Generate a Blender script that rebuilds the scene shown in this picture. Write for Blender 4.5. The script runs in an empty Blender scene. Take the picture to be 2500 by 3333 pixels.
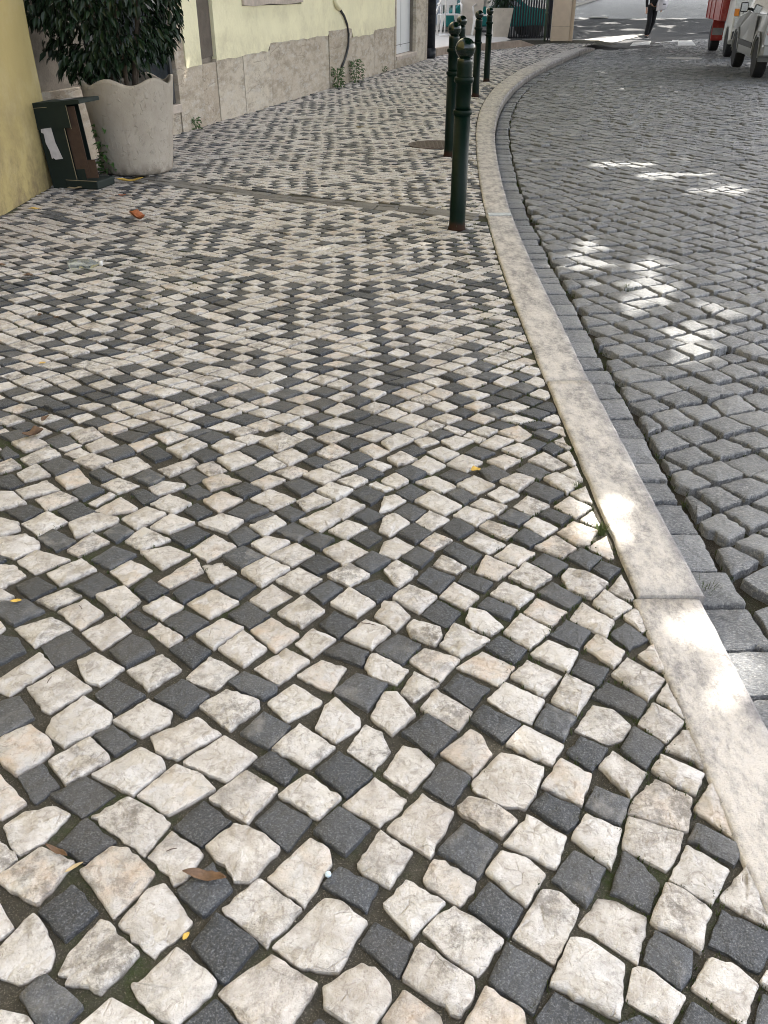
import bpy, bmesh, math, random
from math import sin, cos, pi, radians, sqrt, atan2
from mathutils import Vector, Matrix, noise
random.seed(11)
RND = random.Random(5)
scene = bpy.context.scene
COL = scene.collection

# ---------------------------------------------------------------- camera, sky, sun, exposure
CF, CH, CP = 2800.0, 1.4, radians(31.2)          # focal length in photo pixels, eye height, downward pitch
cam = bpy.data.cameras.new('camera'); cam_o = bpy.data.objects.new('camera', cam); COL.objects.link(cam_o)
cam.sensor_fit = 'VERTICAL'; cam.sensor_height = 24.0; cam.lens = 24.0 * CF / 3333.0
cam.clip_start = 0.05; cam.clip_end = 2000
cam_o.location = (0, 0, CH); cam_o.rotation_euler = (pi/2 - CP, 0, 0)
scene.camera = cam_o
SUN_EL, SUN_AZ = radians(50), radians(48)         # azimuth from +Y towards +X
SUN = Vector((cos(SUN_EL)*sin(SUN_AZ), cos(SUN_EL)*cos(SUN_AZ), sin(SUN_EL)))
world = bpy.data.worlds.new('World'); scene.world = world; world.use_nodes = True
wn = world.node_tree; wn.nodes.clear()
sky = wn.nodes.new('ShaderNodeTexSky'); sky.sky_type = 'NISHITA'; sky.sun_disc = False
sky.sun_elevation = SUN_EL; sky.sun_rotation = SUN_AZ
sky.air_density = 1.0; sky.dust_density = 4.0; sky.ozone_density = 0.6
hs = wn.nodes.new('ShaderNodeHueSaturation'); hs.inputs['Saturation'].default_value = 0.42
bg = wn.nodes.new('ShaderNodeBackground'); bg.inputs['Strength'].default_value = 0.15
wo = wn.nodes.new('ShaderNodeOutputWorld')
wn.links.new(sky.outputs[0], hs.inputs['Color']); wn.links.new(hs.outputs[0], bg.inputs['Color']); wn.links.new(bg.outputs[0], wo.inputs['Surface'])
sl = bpy.data.lights.new('sun', 'SUN'); sl.energy = 3.6; sl.angle = radians(0.53); sl.color = (1.0, 0.94, 0.84)
so = bpy.data.objects.new('sun', sl); COL.objects.link(so); so.rotation_euler = (-SUN).to_track_quat('-Z', 'Y').to_euler()
vs = scene.view_settings; vs.view_transform = 'Standard'; vs.look = 'None'; vs.gamma = 1.0; vs.use_curve_mapping = False
vs.exposure = 2.3
scene.cycles.pixel_filter_type = 'BLACKMAN_HARRIS'; scene.cycles.filter_width = 1.0
scene.cycles.max_bounces = 6; scene.cycles.diffuse_bounces = 3; scene.cycles.glossy_bounces = 3; scene.cycles.transmission_bounces = 6; scene.cycles.transparent_max_bounces = 6

# ---------------------------------------------------------------- helpers
def ray(px, py):
    u = (px-1250)/CF; v = -(py-1666.5)/CF
    return Vector((u, cos(CP)+v*sin(CP), -sin(CP)+v*cos(CP)))
def at(px, py, z=0.0):
    d = ray(px, py); t = (z-CH)/d.z
    return Vector((d.x*t, d.y*t, z))
SL0, SLK = 37.0, 0.06
def gz(y): return -0.1 + max(0.0, y-SL0)*SLK       # road surface: rises beyond the crossing
def at_far(px, py, up=0.0):
    d = ray(px, py); t = (-0.1-CH)/d.z if d.z < 0 else 1e9
    if d.y*t > SL0: t = (-0.1 - SLK*SL0 - CH)/(d.z - SLK*d.y)
    return Vector((d.x*t, d.y*t, CH+d.z*t+up))
def proj(p):
    x, y, z = p[0], p[1], p[2]-CH
    d = y*cos(CP) - z*sin(CP); v = y*sin(CP) + z*cos(CP)
    return (1250 + CF*x/d, 1666.5 - CF*v/d, d)
def on_plane(px, py, p0, n):
    d = ray(px, py); o = Vector((0, 0, CH)); t = (p0-o).dot(n)/d.dot(n); return o+d*t

def tag(o, label=None, cat=None, group=None, kind=None):
    if label: o['label'] = label
    if cat: o['category'] = cat
    if group: o['group'] = group
    if kind: o['kind'] = kind
    return o
def empty(name, loc=(0,0,0), rz=0.0, label=None, cat=None, group=None, kind=None):
    o = bpy.data.objects.new(name, None); COL.objects.link(o); o.location = loc; o.rotation_euler = (0,0,rz)
    return tag(o, label, cat, group, kind)
def link(name, me, parent=None, loc=None):
    o = bpy.data.objects.new(name, me); COL.objects.link(o)
    if parent: o.parent = parent
    if loc is not None: o.location = loc
    return o
def mesh(name, verts, faces, mat=None, smooth=False, tones=None):
    me = bpy.data.meshes.new(name); me.from_pydata([tuple(v) for v in verts], [], faces)
    if mat: me.materials.append(mat)
    if smooth: me.polygons.foreach_set('use_smooth', [True]*len(me.polygons))
    if tones is not None:
        a = me.attributes.new('tone', 'FLOAT', 'FACE')
        a.data.foreach_set('value', tones if hasattr(tones, '__len__') else [tones]*len(me.polygons))
    me.update(); return me
class MB:
    def __init__(s): s.v = []; s.f = []
    def add(s, vs, fs):
        b = len(s.v); s.v += [tuple(v) for v in vs]; s.f += [tuple(i+b for i in f) for f in fs]; return s
    def box(s, x0,x1,y0,y1,z0,z1, M=None):
        v = [Vector(p) for p in ((x0,y0,z0),(x1,y0,z0),(x1,y1,z0),(x0,y1,z0),(x0,y0,z1),(x1,y0,z1),(x1,y1,z1),(x0,y1,z1))]
        if M: v = [M@p for p in v]
        return s.add(v, [(0,3,2,1),(4,5,6,7),(0,1,5,4),(1,2,6,5),(2,3,7,6),(3,0,4,7)])
    def lathe(s, prof, n=24, M=None, axis='z', cap=True):
        vs = []
        for r, h in prof:
            for k in range(n):
                a = 2*pi*k/n
                p = Vector((r*cos(a), r*sin(a), h))
                if axis == 'y': p = Vector((p.x, p.z, p.y))
                if axis == 'x': p = Vector((p.z, p.x, p.y))
                vs.append(M@p if M else p)
        fs = []
        for i in range(len(prof)-1):
            for k in range(n):
                fs.append((i*n+k, i*n+(k+1)%n, (i+1)*n+(k+1)%n, (i+1)*n+k))
        if cap: fs.append(tuple(reversed(range(n)))); fs.append(tuple(range((len(prof)-1)*n, len(prof)*n)))
        return s.add(vs, fs)
    def tube(s, pts, r, n=8):
        pts = [Vector(p) for p in pts]; vs = []
        rr = r if hasattr(r, '__len__') else [r]*len(pts)
        for i, p in enumerate(pts):
            t = (pts[min(i+1, len(pts)-1)] - pts[max(i-1, 0)]).normalized()
            a = t.cross(Vector((0.13, 0.21, 1)) if abs(t.z) < .9 else Vector((1, 0, 0))).normalized(); b = t.cross(a)
            for k in range(n): vs.append(p + (a*cos(2*pi*k/n) + b*sin(2*pi*k/n))*rr[i])
        fs = [(i*n+k, i*n+(k+1)%n, (i+1)*n+(k+1)%n, (i+1)*n+k) for i in range(len(pts)-1) for k in range(n)]
        fs += [tuple(reversed(range(n))), tuple(range((len(pts)-1)*n, len(pts)*n))]
        return s.add(vs, fs)
    def poly(s, pts): return s.add(pts, [tuple(range(len(pts)))])
    def obj(s, name, mat, parent=None, smooth=False, bevel=0.0, loc=None, recalc=True):
        me = mesh(name, s.v, s.f, mat, smooth)
        if recalc:
            bm = bmesh.new(); bm.from_mesh(me); bmesh.ops.recalc_face_normals(bm, faces=bm.faces); bm.to_mesh(me); bm.free()
        o = link(name, me, parent, loc)
        if bevel:
            m = o.modifiers.new('bevel', 'BEVEL'); m.width = bevel; m.segments = 2; m.limit_method = 'ANGLE'; m.angle_limit = radians(40)
        return o

# ---------------------------------------------------------------- materials
class NT:
    def __init__(s, name):
        s.m = bpy.data.materials.new(name); s.m.use_nodes = True; s.t = s.m.node_tree; s.t.nodes.clear()
        s.out = s.n('ShaderNodeOutputMaterial'); s.b = s.n('ShaderNodeBsdfPrincipled'); s.t.links.new(s.b.outputs[0], s.out.inputs[0])
    def n(s, k, **kw):
        x = s.t.nodes.new(k)
        for a, b in kw.items(): setattr(x, a, b)
        return x
    def L(s, a, b): s.t.links.new(a, b)
    def put(s, inp, v):
        if hasattr(v, 'is_output') or hasattr(v, 'links'): s.L(v, inp)
        else: inp.default_value = v
    def math(s, op, a, b=0.0, c=None, clamp=False):
        x = s.n('ShaderNodeMath', operation=op, use_clamp=clamp); s.put(x.inputs[0], a); s.put(x.inputs[1], b)
        if c is not None: s.put(x.inputs[2], c)
        return x.outputs[0]
    def ramp(s, f, a, b, lo=0.0, hi=1.0):
        x = s.n('ShaderNodeMapRange'); x.clamp = True; s.put(x.inputs[0], f)
        for i, v in enumerate((a, b, lo, hi)): x.inputs[i+1].default_value = v
        return x.outputs[0]
    def noise(s, vec, scale, detail=3.0, rough=0.55, dist=0.0):
        x = s.n('ShaderNodeTexNoise'); x.inputs['Scale'].default_value = scale; x.inputs['Detail'].default_value = detail
        x.inputs['Roughness'].default_value = rough; x.inputs['Distortion'].default_value = dist
        if vec is not None: s.L(vec, x.inputs['Vector'])
        return x.outputs['Fac']
    def vor(s, vec, scale, feat='F1', rnd=1.0, out='Distance'):
        x = s.n('ShaderNodeTexVoronoi'); x.feature = feat; x.inputs['Scale'].default_value = scale; x.inputs['Randomness'].default_value = rnd
        if vec is not None: s.L(vec, x.inputs['Vector'])
        return x.outputs[out]
    def mix(s, f, a, b, mode='MIX'):
        x = s.n('ShaderNodeMix', data_type='RGBA', blend_type=mode); s.put(x.inputs[0], f)
        for i, v in ((6, a), (7, b)):
            if isinstance(v, (tuple, list)): x.inputs[i].default_value = (*v[:3], 1)
            else: s.L(v, x.inputs[i])
        return x.outputs[2]
    def pos(s): return s.n('ShaderNodeNewGeometry').outputs['Position']
    def loc(s): return s.n('ShaderNodeTexCoord').outputs['Object']
    def sep(s, v):
        x = s.n('ShaderNodeSeparateXYZ'); s.L(v, x.inputs[0]); return x.outputs
    def shift(s, vec, f, k):                 # vec + f*k  (moves the pattern from stone to stone)
        x = s.n('ShaderNodeVectorMath', operation='MULTIPLY_ADD'); c = s.n('ShaderNodeCombineXYZ')
        s.L(f, c.inputs[0]); s.L(s.math('MULTIPLY', f, 1.7), c.inputs[1]); s.L(s.math('MULTIPLY', f, .6), c.inputs[2])
        s.L(c.outputs[0], x.inputs[0]); x.inputs[1].default_value = (k, k, k); s.L(vec, x.inputs[2]); return x.outputs[0]
    def scale(s, vec, v):
        x = s.n('ShaderNodeVectorMath', operation='MULTIPLY'); s.L(vec, x.inputs[0]); x.inputs[1].default_value = v; return x.outputs[0]
    def bump(s, h, dist=0.01, strength=1.0, nrm=None):
        x = s.n('ShaderNodeBump'); x.inputs['Distance'].default_value = dist; x.inputs['Strength'].default_value = strength
        s.L(h, x.inputs['Height'])
        if nrm: s.L(nrm, x.inputs['Normal'])
        return x.outputs[0]
    def done(s, col=None, rough=None, nrm=None, spec=None, metal=None):
        if col is not None: s.put(s.b.inputs['Base Color'], (*col[:3], 1) if isinstance(col, (tuple, list)) else col)
        if rough is not None: s.put(s.b.inputs['Roughness'], rough)
        if nrm is not None: s.L(nrm, s.b.inputs['Normal'])
        if spec is not None: s.put(s.b.inputs['Specular IOR Level'], spec)
        if metal is not None: s.b.inputs['Metallic'].default_value = metal
        return s.m
    def tone(s):
        a = s.n('ShaderNodeAttribute'); a.attribute_name = 'tone'; return a.outputs['Fac']

def mat_limestone():
    s = NT('limestone'); t = s.tone(); p = s.shift(s.pos(), t, 31.0)
    r2 = s.math('FRACT', s.math('MULTIPLY', t, 17.3)); r3 = s.math('FRACT', s.math('MULTIPLY', t, 41.7))
    c = s.mix(s.ramp(r2, 0, 1), (.475, .438, .402), (.60, .58, .56))
    c = s.mix(s.ramp(s.noise(p, 22, 7, .72), .42, .60), c, (.66, .638, .612))
    veins = s.noise(p, 34, 6, .7, 1.2)
    c = s.mix(s.ramp(veins, .53, .62, 0, .62), c, (.30, .265, .235))
    warm = s.math('MULTIPLY', s.ramp(r3, .6, 1), s.ramp(s.noise(p, 22, 4), .42, .7))
    c = s.mix(s.math('MULTIPLY', warm, .55), c, (.50, .33, .19))
    pits = s.ramp(s.noise(p, 150, 4, .75), .60, .70, 0, .62)
    c = s.mix(pits, c, (.20, .17, .15))
    grey = s.math('MULTIPLY', s.ramp(s.math('FRACT', s.math('MULTIPLY', t, 73.1)), .35, .9), s.ramp(s.noise(p, 18, 8, .8), .48, .60))
    c = s.mix(s.math('MULTIPLY', grey, .85), c, (.17, .155, .14))
    # dirt plus painted-in shade towards the left-hand wall and the planter
    g = s.pos(); q = s.sep(g)
    d = s.math('MULTIPLY', s.ramp(s.math('ADD', q[0], s.math('MULTIPLY', s.noise(g, 1.3, 3), 1.1)), -.5, -1.9), s.ramp(q[1], 4.0, 6.0))
    d2 = s.ramp(s.noise(g, 2.2, 4, .65), .46, .68, 0, .26)
    c = s.mix(s.math('ADD', s.math('MULTIPLY', d, .42), d2, clamp=True), c, (.22, .185, .15))
    def facet(sc, wob):
        pp = s.scale(s.shift(p, s.noise(p, sc*.9, 3, .6), wob), (sc, sc, sc)); v = s.n('ShaderNodeTexVoronoi'); v.inputs['Scale'].default_value = 1.0; s.L(pp, v.inputs['Vector'])
        d = s.n('ShaderNodeVectorMath', operation='SUBTRACT'); s.L(pp, d.inputs[0]); s.L(v.outputs['Position'], d.inputs[1])
        e = s.n('ShaderNodeVectorMath', operation='SUBTRACT'); s.L(v.outputs['Color'], e.inputs[0]); e.inputs[1].default_value = (.5, .5, .5)
        o = s.n('ShaderNodeVectorMath', operation='DOT_PRODUCT'); s.L(d.outputs[0], o.inputs[0]); s.L(e.outputs[0], o.inputs[1]); return o.outputs['Value']
    big = s.math('MULTIPLY', facet(24, .012), s.ramp(s.math('FRACT', s.math('MULTIPLY', t, 57.0)), .1, .7, .15, 1.0))
    h = s.math('ADD', s.math('MULTIPLY', big, 1.5), s.math('MULTIPLY', facet(70, .006), .13))
    h = s.math('ADD', h, s.math('MULTIPLY', s.noise(p, 48, 7, .68, .2), .62))
    h = s.math('ADD', h, s.math('MULTIPLY', s.noise(p, 420, 2), .10))
    ck = s.vor(s.scale(s.shift(p, s.noise(p, 22, 3, .6), .014), (24, 24, 24)), 1.0, 'DISTANCE_TO_EDGE')
    crk = s.math('MULTIPLY', s.ramp(ck, .045, .0), s.ramp(s.noise(p, 21, 3), .55, .66))
    c = s.mix(s.math('MULTIPLY', crk, .42), c, (.30, .26, .22))
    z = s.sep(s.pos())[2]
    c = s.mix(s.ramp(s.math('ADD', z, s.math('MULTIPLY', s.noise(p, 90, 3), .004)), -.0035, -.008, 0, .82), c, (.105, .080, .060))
    h = s.math('SUBTRACT', h, s.math('MULTIPLY', crk, .12))
    n = s.bump(h, .027, 1.0)
    return s.done(c, s.ramp(s.noise(p, 50, 3), .3, .7, .40, .62), n, .5)
def mat_basalt():
    s = NT('basalt'); t = s.tone(); p = s.shift(s.pos(), t, 31.0)
    r2 = s.math('FRACT', s.math('MULTIPLY', t, 17.3))
    c = s.mix(s.ramp(r2, 0, 1), (.022, .026, .033), (.060, .065, .074))
    c = s.mix(s.ramp(s.noise(p, 230, 5, .85), .51, .66, 0, .9), c, (.21, .22, .235))
    c = s.mix(s.ramp(s.noise(p, 260, 3, .7), .38, .30, 0, .7), c, (.022, .024, .03))
    c = s.mix(s.math('MULTIPLY', s.ramp(r2, .8, 1), s.ramp(s.noise(p, 18, 5), .5, .7)), c, (.27, .26, .25))
    g = s.pos()
    c = s.mix(s.ramp(s.noise(g, 2.2, 4, .65), .44, .66, 0, .3), c, (.09, .078, .062))
    h = s.math('ADD', s.noise(p, 42, 5, .6), s.math('MULTIPLY', s.noise(p, 300, 3, .7), .3))
    return s.done(c, .52, s.bump(h, .012, 1.0), .42)
def mat_granite(dark=False):
    s = NT('granite'); t = s.tone(); p = s.shift(s.pos(), t, 31.0); q = s.scale(p, (1, 2.2, 1))
    r2 = s.math('FRACT', s.math('MULTIPLY', t, 17.3))
    c = s.mix(s.ramp(r2, 0, 1), (.105, .115, .132), (.225, .235, .25))
    c = s.mix(s.ramp(s.noise(q, 95, 5, .8), .49, .64, 0, .9), c, (.43, .425, .41))
    c = s.mix(s.ramp(s.noise(q, 110, 5, .8), .46, .34, 0, .9), c, (.040, .040, .043))
    g = s.pos()
    c = s.mix(s.ramp(s.noise(g, 1.6, 4, .6), .48, .68, 0, .3), c, (.11, .108, .095))
    h = s.math('ADD', s.noise(p, 30, 6, .68), s.math('MULTIPLY', s.noise(q, 130, 4, .8), .40))
    return s.done(c, s.ramp(s.noise(p, 60, 3), .3, .7, .34, .55), s.bump(h, .024, 1.0), .5)
def mat_trim():
    s = NT('trim_stone'); t = s.tone(); p = s.shift(s.pos(), t, 9.0)
    c = s.mix(t, (.12, .115, .11), (.19, .185, .175)); c = s.mix(s.ramp(s.noise(p, 90, 4, .7), .45, .7, 0, .6), c, (.10, .095, .085))
    return s.done(c, .8, s.bump(s.noise(p, 80, 5), .006), .3)
def mat_joint(name, base, moss, amt, k=1.0):
    s = NT(name); p = s.pos()
    c = s.mix(s.noise(p, 60, 5, .7), tuple(x*.55 for x in base), tuple(min(1, x*1.6) for x in base))
    c = s.mix(s.ramp(s.noise(p, 420, 2), .58, .7, 0, .8), c, (.22, .20, .165))
    m = s.math('MULTIPLY', s.ramp(s.noise(p, 3.1, 4, .65), .62-amt, .78-amt), s.ramp(s.noise(p, 70, 4, .7), .3, .6))
    c = s.mix(s.math('MULTIPLY', m, .85), c, moss)
    h = s.math('ADD', s.noise(p, 90, 5, .7), s.math('MULTIPLY', s.noise(p, 500, 2), .3))
    return s.done(c, .95, s.bump(h, .012*k), .15)
def mat_kerb():
    s = NT('kerb_limestone'); t = s.tone(); g = s.pos(); p = s.shift(g, t, 5.0)
    st = s.noise(s.scale(p, (2.2, 1, 1)), 7.5, 8, .78)
    c = s.mix(s.ramp(st, .42, .60), (.56, .53, .50), (.235, .225, .225))
    c = s.mix(s.ramp(s.noise(p, 55, 6, .8), .46, .66, 0, .75), c, (.60, .56, .51))
    c = s.mix(s.ramp(s.noise(p, 260, 3, .7), .58, .7, 0, .55), c, (.16, .145, .13))
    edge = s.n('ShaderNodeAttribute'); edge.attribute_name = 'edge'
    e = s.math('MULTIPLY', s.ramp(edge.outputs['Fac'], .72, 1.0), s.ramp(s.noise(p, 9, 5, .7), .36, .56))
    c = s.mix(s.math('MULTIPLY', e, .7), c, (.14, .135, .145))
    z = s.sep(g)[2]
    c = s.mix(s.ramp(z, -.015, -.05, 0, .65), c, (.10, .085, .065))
    h = s.math('ADD', s.noise(p, 38, 6, .7), s.math('MULTIPLY', s.noise(p, 330, 3, .7), .35))
    return s.done(c, .72, s.bump(h, .011), .3)
def simple(name, col, rough=.6, var=.12, scale=8.0, bumpd=0.0, bscale=60, spec=.4, metal=0.0, dirt=None, dscale=4.0):
    s = NT(name); p = s.pos()
    c = s.mix(s.ramp(s.noise(p, scale, 5, .6), .3, .7), tuple(x*(1-var) for x in col), tuple(min(1, x*(1+var)) for x in col))
    if dirt: c = s.mix(s.ramp(s.noise(p, dscale, 6, .7), .48, .70, 0, .75), c, dirt)
    n = s.bump(s.noise(p, bscale, 5, .6), bumpd) if bumpd else None
    return s.done(c, rough, n, spec, metal)
def mat_plaster(name, col):
    s = NT(name); p = s.pos(); z = s.sep(p)[2]
    c = s.mix(s.ramp(s.noise(p, 1.4, 5, .6), .35, .7), col, tuple(x*.90 for x in col))
    c = s.mix(s.ramp(s.noise(s.scale(p, (.7, .7, .8)), 3, 7, .72), .50, .70, 0, .35), c, (.46, .40, .26))
    low = s.math('MULTIPLY', s.ramp(z, 1.0, .0), s.ramp(s.noise(s.scale(p, (1.3, 1.3, 1.2)), 3.5, 7, .75), .40, .62))  # blotchy dirt towards the foot, with ambient shade painted in
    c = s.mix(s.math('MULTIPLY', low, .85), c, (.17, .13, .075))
    h = s.math('ADD', s.noise(p, 14, 4), s.math('MULTIPLY', s.noise(p, 160, 4, .7), .25))
    return s.done(c, .85, s.bump(h, .006), .2)
def mat_plinth():
    s = NT('plinth_stone'); t = s.tone(); p = s.shift(s.pos(), t, 7.0); q = s.scale(p, (.55, .55, 1.5))
    c = s.mix(t, (.44, .37, .29), (.64, .58, .48))
    c = s.mix(s.ramp(s.noise(q, 5, 6, .68), .45, .62, 0, .8), c, (.33, .275, .21))
    c = s.mix(s.ramp(s.noise(s.shift(q, t, 3), 9, 5, .7), .50, .66, 0, .7), c, (.60, .57, .52))
    cr = s.vor(s.shift(s.scale(p, (.5, .5, 1.2)), s.noise(p, 8, 4), .25), 4.5, 'DISTANCE_TO_EDGE')
    crk = s.math('MULTIPLY', s.ramp(cr, .03, .0), s.ramp(s.noise(p, 1.7, 3), .5, .56))
    c = s.mix(s.math('MULTIPLY', crk, .3), c, (.16, .13, .10))
    h = s.math('SUBTRACT', s.noise(p, 26, 6, .7), s.math('MULTIPLY', crk, .4))
    return s.done(c, .82, s.bump(h, .012), .25)
def mat_green(name='bollard_paint'):
    s = NT(name); p = s.loc(); z = s.sep(p)[2]
    c = s.mix(s.ramp(s.noise(p, 20, 4), .4, .7), (.0008, .007, .0045), (.0015, .010, .006))
    c = s.mix(s.ramp(s.noise(p, 70, 5, .75), .72, .78, 0, .7), c, (.07, .09, .06))
    rust = s.ramp(s.math('ADD', z, s.math('MULTIPLY', s.noise(p, 30, 4), .05)), .09, .06)
    c = s.mix(rust, c, (.028, .015, .010))
    r = s.math('ADD', s.ramp(z, 1.04, 1.08, .45, .12), s.math('MULTIPLY', rust, .4), clamp=True)
    return s.done(c, r, s.bump(s.noise(p, 28, 4), .002), s.ramp(z, 1.04, 1.08, .12, .5))
def mat_concrete():
    s = NT('planter_concrete'); p = s.loc(); z = s.sep(p)[2]
    c = s.mix(s.ramp(s.noise(p, 5, 5, .6), .35, .68), (.37, .33, .275), (.455, .41, .35))
    c = s.mix(s.ramp(s.noise(s.scale(p, (2, 2, .6)), 7, 5, .7), .54, .72, 0, .5), c, (.27, .23, .18))
    c = s.mix(s.math('MULTIPLY', s.ramp(z, .12, .0), s.ramp(s.noise(p, 14, 5), .35, .6)), c, (.13, .11, .085))
    blob = s.ramp(s.noise(s.scale(p, (1, 1, .7)), 30, 3, .5, .8), .58, .70)
    h = s.math('ADD', s.math('MULTIPLY', blob, .55), s.math('MULTIPLY', s.noise(p, 90, 5, .7), .5))
    return s.done(c, .85, s.bump(h, .009), .2)
def mat_leaf(name, a, b, rough=.35):
    s = NT(name); oi = s.n('ShaderNodeObjectInfo').outputs['Random']; p = s.pos()
    c = s.mix(s.math('FRACT', s.math('ADD', oi, s.noise(p, 9, 3))), a, b)
    return s.done(c, rough, None, .35)
def mat_asphalt():
    s = NT('asphalt'); p = s.pos()
    c = s.mix(s.noise(p, 1.2, 5, .65), (.040, .042, .048), (.075, .077, .082))
    c = s.mix(s.ramp(s.noise(p, 90, 3), .55, .75), c, (.12, .12, .12))
    return s.done(c, .8, s.bump(s.noise(p, 90, 4), .008), .35)
def glass(name, col=(.02, .025, .03), rough=.08):
    s = NT(name); return s.done(col, rough, None, .6)

M = dict(lime=mat_limestone(), bas=mat_basalt(), gran=mat_granite(), trim=mat_trim(),
    joint=mat_joint('pavement_joint_soil', (.056, .052, .042), (.034, .052, .014), .12),
    rjoint=mat_joint('road_joint_soil', (.036, .031, .024), (.030, .045, .014), .12, 1.4),
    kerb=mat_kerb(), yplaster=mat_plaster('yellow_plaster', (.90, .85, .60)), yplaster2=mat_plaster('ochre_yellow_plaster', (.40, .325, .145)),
    plinth=mat_plinth(), backwall=simple('old_render', (.25, .22, .185), .9, .2, 5, .008, 40, dirt=(.13, .115, .095)),
    strip=simple('bare_render_strip', (.13, .108, .09), .9, .2, 6, .004, 60, dirt=(.12, .11, .095)),
    sill=simple('sill_stone', (.50, .43, .37), .7, .15, 12, .003, 80, dirt=(.33, .29, .25)),
    door=simple('white_door_paint', (.66, .68, .69), .35, .03, 3, spec=.5), darkglass=glass('window_glass'),
    pipe=simple('black_pipe_paint', (.012, .016, .024), .4, .2, 20, .002, 60, dirt=(.05, .052, .05), dscale=9),
    green=mat_green(), concrete=mat_concrete(), soil=simple('potting_soil', (.03, .022, .015), .95, .3, 60, .01, 90),
    leaf=mat_leaf('ficus_leaf', (.006, .016, .007), (.014, .034, .013), .38), leaf_light=mat_leaf('weed_leaf', (.045, .105, .025), (.075, .15, .04), .5),
    bark=simple('bark', (.10, .08, .06), .9, .3, 14, .02, 30), moss=mat_leaf('moss_and_grass', (.040, .058, .016), (.075, .095, .028), .85),
    carton=simple('dark_green_carton', (.005, .013, .010), .7, .15, 12), carton_in=simple('brown_cardboard', (.060, .036, .024), .85, .15, 20),
    carton_edge=simple('cardboard_edge', (.22, .19, .12), .85), paper=simple('white_paper', (.50, .48, .49), .8, .12, 25),
    iron=simple('cast_iron', (.085, .065, .055), .7, .3, 40, .003, 120), white=simple('white_plastic', (.62, .62, .61), .4, .06, 6, dirt=(.45, .43, .40)),
    potw=simple('pale_planter', (.52, .48, .43), .75, .12, 5), rail=simple('dark_iron_paint', (.012, .015, .020), .45, .2, 20),
    pillar=simple('cream_render', (.70, .60, .49), .85, .06, 5, .003, 60), asphalt=mat_asphalt(), paint=simple('road_paint', (.62, .63, .63), .7, .15, 9, .002, 60, dirt=(.35, .35, .35)),
    terr=simple('terrace_stone', (.36, .29, .235), .85, .2, 5, .005, 50), tyre=simple('tyre_rubber', (.012, .012, .013), .75, .2, 30),
    rim=simple('wheel_rim', (.35, .35, .36), .35, .1, 9, metal=.6), silver=simple('silver_car_paint', (.27, .28, .28), .3, .04, 4, metal=.45, dirt=(.30, .30, .29)),
    plast=simple('dark_grey_plastic', (.035, .037, .040), .55), vanw=simple('white_truck_paint', (.66, .66, .62), .3, .04, 3, dirt=(.5, .49, .45)),
    red=simple('red_box_paint', (.34, .035, .028), .35, .12, 4, dirt=(.40, .16, .13)), amber=simple('amber_lens', (.65, .22, .03), .25), lamp=simple('lamp_lens', (.55, .56, .56), .15, .2, 60),
    redl=simple('red_lens', (.55, .03, .04), .2), teal=simple('teal_car_paint', (.02, .17, .16), .25, metal=.2), chrome=simple('mirror_glass', (.55, .57, .6), .1, metal=.9),
    cloth=simple('black_cloth', (.010, .011, .014), .9, .2, 30), skin=simple('skin', (.42, .24, .17), .55), hair=simple('dark_hair', (.018, .012, .009), .6),
    bag=simple('white_bag', (.68, .66, .70), .7, .06, 8, dirt=(.5, .48, .52)), shoe=simple('black_shoe', (.012, .012, .013), .5), sole=simple('white_sole', (.6, .6, .6), .7),
    dryleaf=simple('dry_brown_leaf', (.11, .065, .038), .7, .35, 60, .002, 120), redleaf=simple('russet_leaf', (.30, .095, .035), .5, .3, 40), yleaf=simple('yellow_leaf', (.50, .33, .07), .6, .25, 60),
    tanleaf=simple('tan_leaf', (.33, .26, .15), .7, .2, 50), twig=simple('twig', (.06, .035, .025), .8), blue=simple('pale_blue_chip', (.45, .55, .62), .5),
    chip=simple('limestone_chip', (.55, .50, .43), .8, .15, 30), pale=simple('pale_building', (.55, .51, .47), .8, .08, 3, dirt=(.42, .38, .34)),
    glaze=glass('pale_window_glass', (.30, .33, .38), .12), mortar=simple('pale_blue_mortar', (.42, .45, .47), .8, .25, 40, .004, 60),
    dgreen=simple('green_pole_paint', (.09, .12, .09), .5), foliage=mat_leaf('tree_leaf', (.035, .075, .018), (.06, .11, .03), .5), sunpave=simple('crossing_pavement_slab', (.48, .46, .43), .8, .12, 6, .003, 60), navy=simple('navy_panel', (.014, .017, .028), .6))
gm = NT('clear_bottle_plastic'); gm.b.inputs['Transmission Weight'].default_value = .92; gm.b.inputs['IOR'].default_value = 1.35
M['bottle'] = gm.done((.80, .86, .84), .12, None, .5)
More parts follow.
